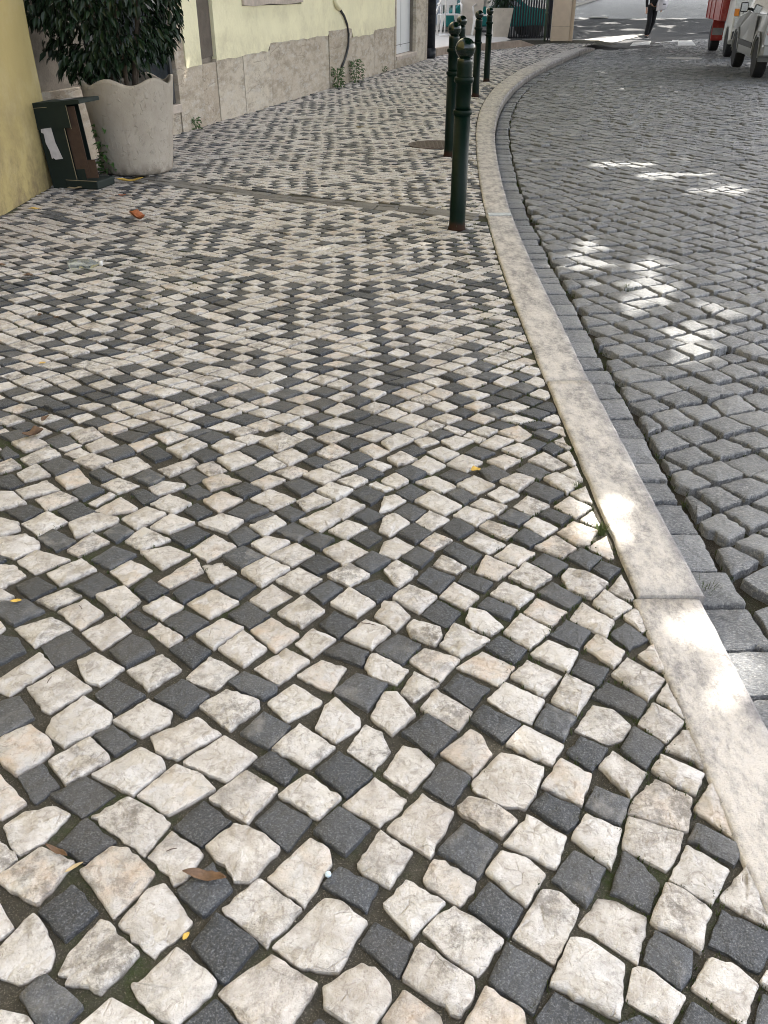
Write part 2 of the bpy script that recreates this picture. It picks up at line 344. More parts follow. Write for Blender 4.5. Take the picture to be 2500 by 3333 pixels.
POLYS = '''
@1 0 2300
W 0 125 130 75 205 120 228 180 170 235 70 290 5 230
W -60 330 0 290 110 410 0 480
D 78 300 185 245 255 340 150 412
W 215 235 385 130 465 205 470 225 285 330
D 405 125 485 75 585 145 495 205
W 400 290 610 165 690 205 710 260 575 375
D 220 380 370 300 495 375 355 475
W 15 510 105 450 230 425 295 460 185 580 80 635 45 590
W -10 560 75 650 0 715 -60 700
D 245 600 370 475 498 575 365 670
W 395 470 555 385 690 455 730 495 620 635
W 595 380 760 250 870 295 925 355 725 460
W 655 130 850 45 948 115 765 222 680 195
W 795 240 925 155 970 125 1108 210 985 320
W 900 390 1060 275 1195 355 1065 500
D 1040 110 1145 15 1255 75 1165 180
D 1090 245 1170 190 1285 265 1230 330
W 1170 180 1290 70 1445 170 1335 258
W 1365 90 1405 -4 1450 -39 1550 41 1555 81 1450 146
W 1500 180 1575 72 1650 105 1685 185 1620 265
D 745 520 880 405 1000 495 870 605
D 1100 500 1200 405 1345 480 1240 620
W 1205 380 1325 295 1470 390 1370 480
D 1365 275 1465 195 1605 285 1500 390
D 1355 535 1465 430 1598 520 1490 635
W 1480 420 1615 300 1755 395 1715 455 1640 510
W 885 600 1015 508 1140 555 1205 605 1085 750 1010 745 975 680 900 650
W 640 645 745 530 875 635 800 745 745 765 730 720
D 765 790 935 660 1015 770 880 900
W 350 705 480 610 560 615 665 710 600 800 490 905 460 860
W -20 740 170 605 315 670 240 760 160 850 60 800
W 25 815 70 820 160 880 130 888 60 860
D 158 885 310 765 418 880 275 1010
W -40 850 0 850 58 950 0 995 -40 1000
W 515 935 640 790 710 765 755 820 828 925 680 1085
W 0 1040 140 895 175 920 230 1060 205 1140 100 1195 0 1160 -60 1100
W 255 1150 300 1060 430 920 475 935 500 985 595 1060 520 1150 430 1230 350 1195 280 1195 300 1160
W 950 865 1120 735 1305 870 1150 1040
W 1160 735 1340 570 1425 620 1430 680 1315 860
D 1395 765 1485 675 1640 750 1580 880
W 1430 615 1490 655 1445 690
D 825 1030 935 895 1115 1020 965 1195
W 1180 1030 1260 965 1400 830 1470 840 1580 930 1500 1060 1480 1140 1400 1135 1300 1120
D 75 1260 190 1145 260 1200 358 1285 280 1371 175 1400
W 560 1180 600 1190 760 1040 930 1180 900 1240 760 1370 690 1340 600 1260
W 945 1235 1050 1150 1175 1070 1240 1110 1365 1190 1330 1260 1230 1400 1100 1420
D 800 1371 930 1260 985 1310 1060 1400 960 1500 850 1480
W 350 1371 480 1255 660 1360 650 1450 500 1500
W 1395 1210 1560 1110 1640 1150 1680 1200 1690 1290 1600 1400 1530 1371 1400 1290
W -40 1230 40 1235 0 1285 -40 1300
W 0 1310 140 1340 175 1420 60 1480 -40 1420
W 1345 1270 1385 1220 1380 1330 1340 1310
D 1310 1400 1380 1345 1440 1400 1400 1480 1330 1470
D 1545 1010 1625 925 1795 1025 1730 1170
@2 1250 2300
W -55 40 0 -64 60 -64 135 30 35 114
D 80 115 185 35 315 115 215 210
D 375 55 430 -5 590 75 510 150
D 650 75 700 -15 830 45 775 140
W 530 160 605 80 775 160 725 245 640 215
W 240 200 375 95 420 120 465 200 385 300
W 830 95 905 -10 990 10 1065 75 1030 135 960 155
W 1097 70 1155 -15 1180 -10 1295 60 1220 150
D 790 195 850 125 968 180 900 272
D 1025 180 1080 88 1205 165 1130 265
W 1215 180 1290 100 1330 100 1410 275 1290 210
W 1160 270 1200 205 1380 290 1345 375 1260 340
W 930 255 990 190 1135 285 1065 385
W 685 340 765 222 897 290 855 422
W 385 310 500 200 570 215 685 265 650 380 610 435 500 415 390 350
D 165 335 245 235 378 300 300 420
W 0 285 80 165 150 180 222 250 115 360
W 18 525 165 380 300 460 205 645
W 320 430 370 390 470 415 570 490 505 560 340 465
D 635 430 700 370 845 440 835 500 790 535
D 870 430 915 345 1065 405 1025 508
W 1055 455 1085 390 1175 310 1330 395 1315 535 1190 500
W 1340 440 1420 330 1460 370 1515 480 1510 560 1440 510
W 1060 475 1290 545 1270 640 1215 705 1035 610
D 1310 570 1345 500 1550 600 1510 680
W 810 560 870 460 1025 525 980 695
W 520 590 620 465 785 560 740 695
D 232 620 345 502 490 590 405 735
W -114 680 -70 620 -15 530 120 625 75 700 20 778 -60 755
W 445 710 510 622 620 650 695 720 615 855
W 170 740 215 655 270 660 395 745 385 790 320 860 200 790
D 725 740 820 618 955 700 880 860
D 982 800 1035 620 1120 680 1190 760 1145 885
W 1230 740 1305 590 1495 705 1420 850
W 1450 825 1575 680 1659 830 1690 960 1640 940
W 0 850 100 745 270 845 125 1000
D 362 875 455 760 600 870 530 1000
W 560 985 640 860 680 790 760 800 840 870 745 1105
W 840 930 920 820 1010 830 1130 895 1145 940 1110 1110
W 1155 925 1220 765 1290 790 1415 885 1385 960 1375 1060 1290 1000
D 1400 1020 1465 870 1659 960 1670 1050 1620 1140
W 175 970 215 915 310 860 500 970 515 1010 400 1160 320 1110
D 1115 1085 1175 970 1330 1060 1325 1160 1280 1215
W 75 1165 165 1015 380 1160 385 1240 325 1335
D 450 1180 530 1015 725 1130 645 1320
W 715 1190 800 1000 890 1010 1035 1110 1015 1340
W 1050 1260 1080 1120 1120 1120 1300 1250 1235 1371
W 1335 1210 1410 1085 1500 1110 1615 1200 1560 1371
W -20 1330 70 1205 240 1325 255 1400 100 1480
W 350 1371 440 1210 600 1310 612 1400 420 1450
D 655 1350 740 1235 950 1371 880 1480 700 1450
D 1280 1371 1335 1270 1480 1371 1400 1450
D 1605 1371 1640 1240 1720 1290 1700 1420
D 1005 1371 1100 1330 1200 1400 1080 1450
W 1625 1185 1659 1130 1740 1190 1700 1240
@3 0 1400
D 0 1165 80 1145 148 1245 0 1325 -60 1250
W 195 1310 225 1240 360 1145 480 1225 465 1275 270 1370
W 495 1255 640 1165 740 1215 730 1260 610 1320
D 410 1140 500 1075 625 1140 495 1220
W 120 1110 270 1025 395 1110 215 1215 180 1200
W 0 1060 170 955 230 1020 40 1140 -60 1090
D -40 1000 0 880 75 895 108 950 0 1003
W 335 995 420 955 540 1020 430 1098 370 1080
D 475 950 570 880 640 910 665 950 540 1020
W 550 1035 700 965 780 1030 640 1118
D 670 1150 795 1070 910 1135 800 1232
W 865 1190 980 1120 1115 1160 1118 1195 995 1292
W 800 1075 905 975 1030 1035 930 1115
D 730 940 820 900 910 950 830 1022
D 990 1085 1060 1040 1195 1100 1190 1130 1130 1160 1050 1130
W 1100 1025 1235 940 1335 995 1200 1095
W 1160 1175 1270 1095 1390 1165 1375 1185 1240 1255
D 1440 1125 1550 1040 1680 1085 1590 1206
W 1285 1055 1390 990 1500 1025 1435 1125 1370 1100
D 1400 955 1480 915 1600 960 1570 1020
W 1275 915 1350 850 1450 900 1350 975
W 1085 860 1175 808 1290 880 1190 952
W 945 940 1050 865 1150 940 1050 1015
W 850 880 960 812 1050 850 925 940
D 710 825 800 778 900 825 800 885
W 635 860 685 825 790 890 730 932
W 355 870 500 800 565 860 440 942
D 180 930 300 865 385 935 235 1012
W 65 850 220 800 310 850 150 932
W 250 780 365 732 445 790 345 855
D 0 735 100 722 188 775 60 835 0 800 -50 760
W -40 820 0 820 22 850 0 870 -40 870
W 160 735 290 680 350 710 235 768
W 415 715 540 672 605 735 520 802
D 540 795 590 772 680 825 620 852
W 618 765 715 715 795 755 700 815
W 810 745 920 688 1030 740 905 808
D 750 700 830 640 930 660 790 745
D 580 690 640 640 725 690 640 732
D 320 670 430 615 500 660 395 718
D 68 670 160 632 240 675 130 728
W 205 615 350 555 412 600 260 665
W 75 560 160 515 298 555 150 615
W -30 590 0 575 60 580 110 625 0 680 -30 650
W -30 720 0 685 60 715 0 740
W 0 455 105 442 165 480 165 505 60 550 0 530 -30 490
D 165 465 230 430 325 475 240 518
W 300 400 400 358 510 378 500 400 330 458
W 95 400 205 350 290 395 165 450
W 0 375 80 395 85 425 0 455 -40 420
D 20 345 130 320 190 345 100 390
D 250 345 340 308 415 350 310 392
W 150 295 260 262 335 295 200 345
W 70 258 200 215 255 255 100 290
W 0 258 60 262 115 310 0 338 -30 300
D 0 200 60 185 105 225 40 250 -30 230
W 75 185 155 145 220 190 100 220
W 240 205 335 165 390 225 290 252
D 310 265 375 228 450 258 355 300
W 380 310 480 260 500 275 415 325
W 410 340 520 283 600 340 460 362
W 430 240 510 203 600 235 500 272
D 560 265 620 255 690 290 620 318
W 640 245 700 217 800 230 790 245 680 278
W 650 315 730 275 830 318 740 358
W 515 370 620 320 715 360 590 425
W 650 420 740 358 845 395 730 442
D 445 440 510 398 580 440 500 480
W 290 515 400 440 470 480 340 540
W 540 475 620 418 735 470 610 515
D 735 455 840 415 905 445 800 500
D 395 555 490 498 590 535 480 598
W 470 605 560 555 655 600 545 670
W 610 525 730 500 820 530 700 595
W 685 650 850 552 880 605 735 678
W 825 515 925 452 1020 500 895 562
W 870 578 960 565 1022 612 925 660
D 945 680 1020 630 1105 670 1030 725
D 960 540 1050 500 1140 545 1050 602
W 1040 605 1140 550 1250 595 1130 668
W 1080 735 1175 660 1260 710 1155 775
D 985 795 1070 740 1165 795 1075 852
W 1200 785 1310 710 1400 775 1300 848
D 1340 695 1420 645 1480 680 1395 742
W 1195 645 1290 592 1390 640 1300 700
D 1300 575 1370 530 1460 575 1370 620
W 1165 540 1280 487 1360 530 1260 582
W 1085 490 1150 457 1255 480 1160 538
D 985 455 1060 417 1120 450 1030 500
W 860 400 960 365 1050 390 980 442
D 790 340 850 310 915 350 850 382
D 985 355 1070 308 1160 345 1060 385
W 1080 410 1190 365 1235 400 1140 452
D 1195 435 1265 395 1355 438 1290 480
D 1310 470 1380 442 1445 470 1385 515
W 1395 515 1490 472 1590 520 1480 577
D 1535 570 1610 520 1690 560 1600 612
W 1415 625 1510 577 1597 622 1510 670
D 1535 680 1640 645 1720 690 1630 738
W 1430 745 1510 680 1620 745 1540 802
D 1380 835 1445 780 1540 830 1460 895
W 1490 890 1580 820 1659 845 1690 870 1610 942
W 1420 430 1500 387 1590 420 1500 465
W 1295 385 1390 345 1470 380 1380 437
D 1195 350 1250 320 1320 350 1260 390
W 1280 300 1350 270 1430 305 1320 345
W 1085 290 1160 250 1285 298 1180 340
W 880 300 960 265 1050 295 945 350
D 785 260 850 232 915 270 850 292
D 995 255 1060 225 1125 258 1050 292
W 875 215 960 182 1040 215 910 257
D 775 195 840 165 905 195 830 232
W 685 165 830 120 860 150 740 200
D 575 200 640 165 710 200 650 238
W 455 150 590 110 650 150 530 198
D 385 185 430 165 500 200 440 220
D 180 155 260 120 340 155 240 200
W 90 120 210 68 260 105 130 150
W -30 150 50 125 90 155 0 182
W 320 130 400 97 490 130 400 167
D 445 95 545 62 580 95 490 125
W 370 65 450 25 510 60 400 95
W 550 60 640 30 680 50 590 88
D 610 95 680 68 740 110 670 132
W 720 80 830 32 895 62 790 118
D 820 105 890 78 955 105 880 138
W 845 150 920 132 980 170 900 195
W 940 125 1030 92 1105 130 1000 168
D 1015 180 1090 152 1155 180 1085 220
W 1080 225 1160 190 1240 215 1150 255
D 1220 225 1290 203 1370 240 1300 280
W 1190 175 1260 150 1330 175 1260 210
W 1100 150 1170 115 1235 150 1160 175
D 1040 85 1100 62 1180 90 1110 122
W 1180 110 1260 78 1330 110 1250 150
D 1305 125 1370 105 1430 130 1370 160
W 1310 190 1390 162 1475 190 1400 230
W 1400 155 1470 130 1545 160 1470 188
D 1480 120 1550 92 1610 120 1550 150
W 1460 215 1530 188 1590 215 1530 245
D 1530 185 1590 155 1659 185 1600 210
W 1370 260 1430 225 1525 258 1450 300
D 1520 270 1580 240 1659 275 1600 318
W 1395 340 1490 292 1575 325 1480 380
D 1530 370 1590 335 1670 370 1600 402
W 1595 235 1659 205 1740 235 1660 262
D 1520 460 1590 428 1650 460 1590 500
D 190 45 270 10 330 45 240 75
W 45 50 130 25 220 60 110 90
D 0 95 30 72 80 105 20 125
D 0 20 80 0 140 25 60 50
D 490 20 560 0 640 15 570 52
W 305 10 400 -15 445 20 350 52
W 670 20 740 0 810 25 720 55
D 850 30 920 0 990 25 910 50
W 915 65 970 35 1060 60 970 100
W 1015 35 1080 15 1150 30 1070 58
W 1120 45 1220 12 1305 45 1200 88
D 1275 65 1330 38 1395 65 1330 95
W 1370 95 1440 55 1510 90 1420 125
W 1370 30 1440 0 1510 20 1430 55
D 1460 50 1520 28 1590 50 1520 80
W 1550 85 1610 58 1680 90 1610 120
@4 1250 1400
W -10 50 60 15 130 40 30 85
W 130 40 200 20 245 45 160 72
D 185 20 240 -5 300 10 230 40
W 245 45 310 25 385 45 300 80
D 75 85 130 60 190 85 120 112
W 15 120 80 88 150 120 60 150
W 185 90 250 68 325 100 260 130
W 120 150 180 112 265 150 200 185
D 45 180 110 152 182 182 120 220
D 240 190 300 155 385 190 310 225
W 270 145 340 105 425 135 350 180
D 350 95 400 65 480 95 420 120
W 415 60 480 22 560 40 480 78
W 510 80 580 55 660 85 590 118
D 410 170 470 148 545 190 460 220
W 445 130 520 100 590 125 520 165
W 495 5 580 -20 640 15 590 45
D 600 50 650 35 705 60 660 85
D 640 10 680 -5 750 15 710 38
D 680 75 720 50 775 80 730 105
W 735 45 775 25 795 65
W 625 130 690 95 790 145 730 168
W 750 110 800 88 830 140 820 155
D 570 170 625 140 725 180 670 215
W 760 180 830 150 858 215 820 215
W 685 205 750 182 845 230 790 275
W 500 215 570 185 650 210 580 262
W 315 235 390 195 480 235 400 275
W 138 220 220 193 312 240 250 265
W 0 210 55 188 105 220 20 262 -30 240
D 50 270 115 235 185 270 120 302
W 130 300 200 260 335 325 260 362
D 275 270 325 250 398 285 345 318
W 450 272 510 238 585 275 510 310
W 375 320 420 290 530 325 490 362
D 607 262 655 225 778 270 710 308
W 805 270 870 245 898 315 850 300
W 560 325 620 278 718 325 640 368
W 735 328 800 288 900 335 830 378
D 495 375 550 340 635 370 580 410
D 672 360 710 332 810 370 765 405
W 605 405 650 373 750 420 690 458
W 850 385 900 340 935 410 900 410
W 300 365 360 328 475 365 400 410
D 40 350 105 310 182 345 120 392
W 138 390 195 345 285 390 205 428
W 0 285 50 275 95 300 30 340 -20 350
W 0 370 50 358 115 400 30 455 -20 430
D 55 440 130 398 210 440 135 485
D 250 420 300 378 390 425 320 465
W 415 415 450 390 580 430 530 470
D 552 460 610 420 695 465 630 502
W 752 440 820 390 920 430 880 498 830 490
W 345 470 400 428 525 490 450 528
W 155 485 215 440 295 475 215 520
W 0 480 50 458 130 500 50 550 -20 530
D 78 545 140 502 215 535 160 588
D 258 520 300 485 420 535 370 585
W 655 500 740 455 830 510 770 548
W 880 500 960 455 995 545 970 550
W 480 540 550 490 655 530 580 582
D 640 570 690 530 795 580 740 622
D 795 545 850 508 942 550 885 600
W 215 580 250 538 355 585 310 615
W 400 610 440 538 570 590 490 642
D 905 600 940 565 1020 600 970 645
W 540 630 610 568 725 630 650 678
W 770 630 800 597 870 610 968 660 895 722 800 690
W 0 600 55 558 145 612 60 675
D 145 645 195 592 305 632 240 700
D 320 650 350 608 470 655 430 695
W 970 690 1025 625 1080 725 1060 730
D 670 700 730 652 858 715 800 768
W 38 725 110 672 230 715 150 785
W 240 715 300 655 410 715 350 768
W 460 705 520 652 648 705 580 768
W 905 745 955 685 1078 765 1000 812
D 405 760 450 718 570 765 540 815
W 605 785 660 722 790 780 720 842
W 1035 800 1075 768 1100 780 1130 860 1110 868
W 805 815 860 740 995 825 960 892
D 165 790 230 730 335 785 275 850
W 0 735 50 740 112 800 50 862 -40 800
W 355 820 370 770 440 780 515 845 460 880 380 850
W 100 850 130 820 240 850 250 890 220 925 120 890
W 240 920 300 832 455 905 330 978
W 518 870 590 787 720 860 630 940
D 718 880 790 820 890 870 840 940
D 980 880 1045 832 1140 900 1060 945
W 868 935 920 878 1038 955 1000 1025
D 0 910 60 878 160 925 85 1005 0 980 -40 940
W 110 990 180 937 330 985 240 1080
D 440 935 500 888 615 945 560 1008
W 635 965 710 905 838 960 795 1042
W 1100 970 1170 925 1225 1040 1180 1030
W 320 1020 430 952 568 1015 500 1100
D 810 1040 850 983 970 1030 925 1105
W 975 1050 1045 975 1210 1070 1135 1168
W 548 1060 620 993 765 1060 690 1145
W 72 1130 130 1042 240 1095 130 1170
D 258 1110 320 1050 455 1110 380 1195
W 725 1165 790 1050 912 1110 835 1228
D 900 1145 960 1085 1135 1165 1100 1242
W 1180 1160 1225 1090 1298 1250 1260 1220
W 445 1155 520 1090 690 1165 640 1262 560 1230
W 160 1200 225 1118 382 1215 320 1295
W -89 1010 -60 965 -10 960 112 1020 50 1095 -40 1070
'''

# ---------------------------------------------------------------- kerb line, walls (all measured on the ground, metres)
def smooth(pts, it=2):
    for _ in range(it):
        q = [pts[0]]
        for a, b in zip(pts, pts[1:]): q += [(a[0]*.75+b[0]*.25, a[1]*.75+b[1]*.25), (a[0]*.25+b[0]*.75, a[1]*.25+b[1]*.75)]
        pts = q + [pts[-1]]
    return pts
KL = smooth([(.69,-2.5),(.69,.96),(.685,1.5),(.68,2.5),(.68,3.5),(.68,4.1),(.69,4.8),(.71,5.6),(.75,6.57),(.84,8.05),(.99,9.95),(1.17,11.9),(1.51,14.3),(2.05,17.1),(2.95,20.6),(4.35,24.8),(5.2,27.3),(6.3,29.9)])
KR = smooth([(.865,-2.5),(.865,1.4),(.86,2.2),(.86,3.4),(.875,4.1),(.885,4.9),(.90,5.6),(.935,6.57),(1.03,8.05),(1.19,9.95),(1.41,11.9),(1.78,14.3),(2.34,16.9),(3.25,20.3),(4.62,24.4),(5.45,26.9),(6.5,29.6)])
def xat(C, y):
    if y <= C[0][1]: return C[0][0]
    for a, b in zip(C, C[1:]):
        if a[1] <= y <= b[1]: return a[0] + (b[0]-a[0])*(y-a[1])/(b[1]-a[1]+1e-9)
    a, b = C[-2], C[-1]; return b[0] + (b[0]-a[0])*(y-b[1])/(b[1]-a[1])
def halfat(C, y, off):                             # half-plane touching curve C at y: (point, normal to +x)
    x0, x1 = xat(C, y-.08), xat(C, y+.08); t = Vector((x1-x0, .16)).normalized(); n = Vector((t.y, -t.x))
    return Vector((xat(C, y), y)) + n*off, n
FA, FB = at(550, 444), at(1372, 197); FA.z = FB.z = 0
FT = (FB-FA).normalized(); FN = Vector((FT.y, -FT.x, 0))          # facade direction and outward normal
def fpt(s, z, n=0.0): return FA + FT*s + FN*n + Vector((0, 0, z))
LWX, LWY = -2.80, 7.78                                            # left wall face and its far end

def clip(poly, p, n):                              # keep the side where (q-p).n <= 0
    out = []
    for i in range(len(poly)):
        a, b = poly[i-1], poly[i]; da, db = (a-p).dot(n), (b-p).dot(n)
        if (da <= 0) != (db <= 0): out.append(a + (b-a)*(da/(da-db)))
        if db <= 0: out.append(b)
    return out
def parea(q): return sum(q[i-1].x*q[i].y - q[i].x*q[i-1].y for i in range(len(q)))/2
def pcen(q):
    c = Vector((0, 0))
    for p in q: c += p
    return c/len(q)
def separate(S, gap):
    G = {}; size = .22
    for i, s in enumerate(S):
        c = s['c']; G.setdefault((int(c.x//size), int(c.y//size)), []).append(i)
    for i, s in enumerate(S):
        if s['fix'] < 1: continue
        cx, cy = int(s['c'].x//size), int(s['c'].y//size)
        for dx in (-1, 0, 1):
            for dy in (-1, 0, 1):
                for j in G.get((cx+dx, cy+dy), ()):
                    t = S[j]
                    if j == i or (t['fix'] and j < i) or len(t['p']) < 3 or len(s['p']) < 3: continue
                    if (s['c']-t['c']).length > s['r']+t['r']+.01: continue
                    best = None
                    for q, sg in ((s['p'], 1), (t['p'], -1)):
                        for k in range(len(q)):
                            e = q[k]-q[k-1]
                            if e.length < .012: continue
                            n = Vector((e.y, -e.x)).normalized()*sg
                            if n.dot(t['c']-s['c']) < 0: continue
                            a = max(p.dot(n) for p in s['p']); b = min(p.dot(n) for p in t['p'])
                            if best is None or b-a > best[0]: best = (b-a, n, a, b)
                    if best and best[0] < gap:
                        ex = gap-best[0]; n = best[1]
                        if t['fix']:
                            s['p'] = clip(s['p'], n*(best[2]-ex/2), n); t['p'] = clip(t['p'], n*(best[3]+ex/2), -n)
                        else: t['p'] = clip(t['p'], n*(best[3]+ex), -n)
    out = []
    for s in S:
        if len(s['p']) >= 3:
            a = abs(parea(s['p']))
            if a > .28*s['a'] and a > .0007: s['p'] = [p for p in s['p']]; s['c'] = pcen(s['p']); out.append(s)
    return out
def stone(kind, poly, fix, tone=None):
    if parea(poly) < 0: poly = poly[::-1]
    c = pcen(poly); return dict(k=kind, p=poly, c=c, r=max((q-c).length for q in poly), a=abs(parea(poly)), fix=fix, t=RND.random() if tone is None else tone)
def lattice(ang1, ang2, p1, p2, inside, gap, kindf, org=(0, 0), jit=.09, warp=.035, ymax=31, ymin=.2, pre=None):
    A = Vector((cos(radians(ang1)), sin(radians(ang1))))*p1; B = Vector((cos(radians(ang2)), sin(radians(ang2))))*p2
    cache = {}
    def node(i, j):
        if (i, j) not in cache:
            r = random.Random(i*7919+j*104729+int(p1*1e5)); q = Vector(org) + A*i + B*j
            w = noise.noise_vector(Vector((q.x*.9, q.y*.9, p1*50)))*warp + noise.noise_vector(Vector((q.x*3.1, q.y*3.1, 5+p1*50)))*warp*.45
            cache[(i, j)] = q + Vector((w.x, w.y)) + Vector((r.uniform(-1, 1), r.uniform(-1, 1)))*jit*p1
        return cache[(i, j)]
    det = A.x*B.y-A.y*B.x; out = []
    N = int((ymax+14)/min(p1, p2)*1.3)
    for i in range(-N, N):
        for j in range(-N, N):
            q = Vector(org) + A*(i+.5) + B*(j+.5)
            if not (ymin < q.y < ymax) or not inside(q): continue
            r = random.Random(i*31+j*977+3); k = kindf(i, j, r, q)
            P = [node(i, j), node(i+1, j), node(i+1, j+1), node(i, j+1)]; c = pcen(P)
            g = gap*r.uniform(.65, 1.35)
            P = [c + (p-c)*max(.3, 1 - g/((p-c).length*1.2)) for p in P]
            if pre:
                P = pre(P)
                if len(P) < 3 or abs(parea(P)) < .0012: continue
            out.append(stone(k, P, 0, r.random()))
    return out
def inview(q, z=0.0, mx=260, my=200):
    if q.y < .25: return False
    a = proj((q.x, q.y, z)); return -mx < a[0] < 2500+mx and -my < a[1] < 3333+my

def ring_poly(poly, seg, amp, rnd, rc=.006):
    q = []
    n = len(poly)
    for i in range(n):
        a, b, c = poly[i-1], poly[i], poly[(i+1) % n]
        d1, d2 = (a-b), (c-b); l1, l2 = d1.length, d2.length
        k = rc*rnd.uniform(.5, 1.6)
        q.append(b + d1*min(.3, k/max(l1, 1e-5))); q.append(b + d2*min(.3, k/max(l2, 1e-5)))
    out = []
    for i in range(len(q)):
        a, b = q[i], q[(i+1) % len(q)]; L = (b-a).length
        if L < .0015: continue
        out.append(a)
        m = int(L/seg)
        if m >= 1:
            nn = Vector((b.y-a.y, a.x-b.x))/L; off = [rnd.gauss(0, amp) for _ in range(m)]
            if rnd.random() < .22 and m >= 2: off[rnd.randrange(m)] -= amp*2.6      # a chip out of the edge
            for k in range(m): out.append(a + (b-a)*((k+1)/(m+1)) + nn*off[k])
    return out
def stone_geo(s, detail, ztop, depth, bev, dome, seg, amp, rc):
    rnd = random.Random(int(s['t']*1e9)); c = s['c']
    R = ring_poly(s['p'], seg, amp, rnd, rc); n = len(R); z0 = ztop + rnd.gauss(0, .0017 if depth < .035 else .0045)
    tx, ty = rnd.gauss(0, .02), rnd.gauss(0, .02); rad = max(.01, sqrt(abs(parea(R))/pi))
    def P(q, z): d = q-c; return (d.x, d.y, z0 + z + d.x*tx + d.y*ty)
    V = []; F = []
    V += [P(c+(q-c)*1.03, -depth) for q in R]
    V += [P(q, -bev*rnd.uniform(.7, 1.5)) for q in R]
    f2 = 1-min(.3, bev*1.1/rad)
    ph = rnd.uniform(0, 6.28); fr = rnd.uniform(.0006, .0024)
    V += [P(c+(q-c)*f2*rnd.uniform(.985, 1.01), -bev*.12 + fr*sin(atan2(q.y-c.y, q.x-c.x)+ph)) for q in R]
    for k in range(2):
        for i in range(n): F.append((k*n+i, k*n+(i+1) % n, (k+1)*n+(i+1) % n, (k+1)*n+i))
    if detail >= 2:
        off = Vector((rnd.gauss(0, .12), rnd.gauss(0, .12)))*rad
        V += [P(c+off*.5+(q-c)*.55, dome*.7 + rnd.gauss(0, dome*.6)) for q in R[::2]]
        m = len(R[::2]); b3 = 3*n; b2 = 2*n
        for i in range(m):
            a0, a1 = 2*i, min(2*i+1, n-1); a2 = (2*i+2) if i < m-1 else n
            j = (i+1) % m; last = a2 % n
            F.append((b2+a0, b2+a1, b3+i)) if a1 != a0 else None
            if a1 != last or a1 == a0: F.append((b2+a1, b2+last, b3+j, b3+i))
            else: F.append((b2+a1, b3+j, b3+i))
        V.append(P(c+off, dome + rnd.gauss(0, dome*.3))); ci = len(V)-1
        F += [(b3+i, b3+(i+1) % m, ci) for i in range(m)]
    else: F.append(tuple(range(2*n, 3*n)))
    return V, F
def link_flat(me):                                 # flanks and arris stay faceted, only the worn top is smooth
    for p in me.polygons:
        if len(p.vertices) == 4 and min(me.vertices[i].co.z for i in p.vertices) < max(me.vertices[i].co.z for i in p.vertices)-.0012 and p.normal.z < .93: p.use_smooth = False
def lay(S, parent, spec, nearmax=300, z=0.0):
    """spec: kind -> (piece name, mass name, material, depth, bevel, dome, seg, amp, rc)"""
    for kind, (nm, mass, mat, depth, bev, dome, seg, amp, rc) in spec.items():
        L = [s for s in S if s['k'] == kind]
        def size(s):
            a = [proj((p.x, p.y, z)) for p in s['p']]; cx, cy = proj((s['c'].x, s['c'].y, z))[:2]
            vis = 0 < cx < 2500 and 0 < cy < 3333
            return (abs(parea([Vector(q[:2]) for q in a])) if vis else 0) or 1e-9
        for s in L: s['sz'] = size(s)
        L.sort(key=lambda s: -s['sz'])
        near, far = L[:nearmax], L[nearmax:]
        for s in near:
            V, F = stone_geo(s, 2, z, depth, bev, dome, seg, amp, rc)
            me = mesh(nm, V, F, mat, True, s['t']); link_flat(me); link(nm, me, parent, (s['c'].x, s['c'].y, 0))
        if far:
            mb = MB(); T = []
            for s in far:
                mid = s['sz'] > 260
                V, F = stone_geo(s, 1, z, depth, bev, dome, seg*(1.3 if mid else 3.0), amp, rc)
                b = len(mb.v); mb.v += [(v[0]+s['c'].x, v[1]+s['c'].y, v[2]) for v in V]; mb.f += [tuple(i+b for i in f) for f in F]; T += [s['t']]*len(F)
            o = link(mass, mesh(mass, mb.v, mb.f, mat, False, T), parent); o['kind'] = 'stuff'

# ---------------------------------------------------------------- ground sheets
YS = [-3+.5*i for i in range(82)] + [38, 40, 44, 50, 60, 80, 120, 200, 400]
def strip(name, xl, xr, zf, ys, mat, nx=1, parent=None, kind='structure'):
    v = []; f = []
    for y in ys:
        a, b = xl(y), xr(y)
        for k in range(nx+1): x = a+(b-a)*k/nx; v.append((x, y, zf(x, y)))
    for i in range(len(ys)-1):
        for k in range(nx):
            a = i*(nx+1)+k; f.append((a, a+1, a+nx+2, a+nx+1))
    o = link(name, mesh(name, v, f, mat), parent)
    if kind: o['kind'] = kind
    return o
road = strip('road', lambda y: -150, lambda y: 150, lambda x, y: gz(y)-.034, YS, M['rjoint'])
pavement = strip('pavement', lambda y: -9, lambda y: xat(KL, y)+.05 if y < 29.9 else 7.2, lambda x, y: -.0105, [-3+.3*i for i in range(121)], M['joint'])
kerb = empty('kerb', kind='structure')

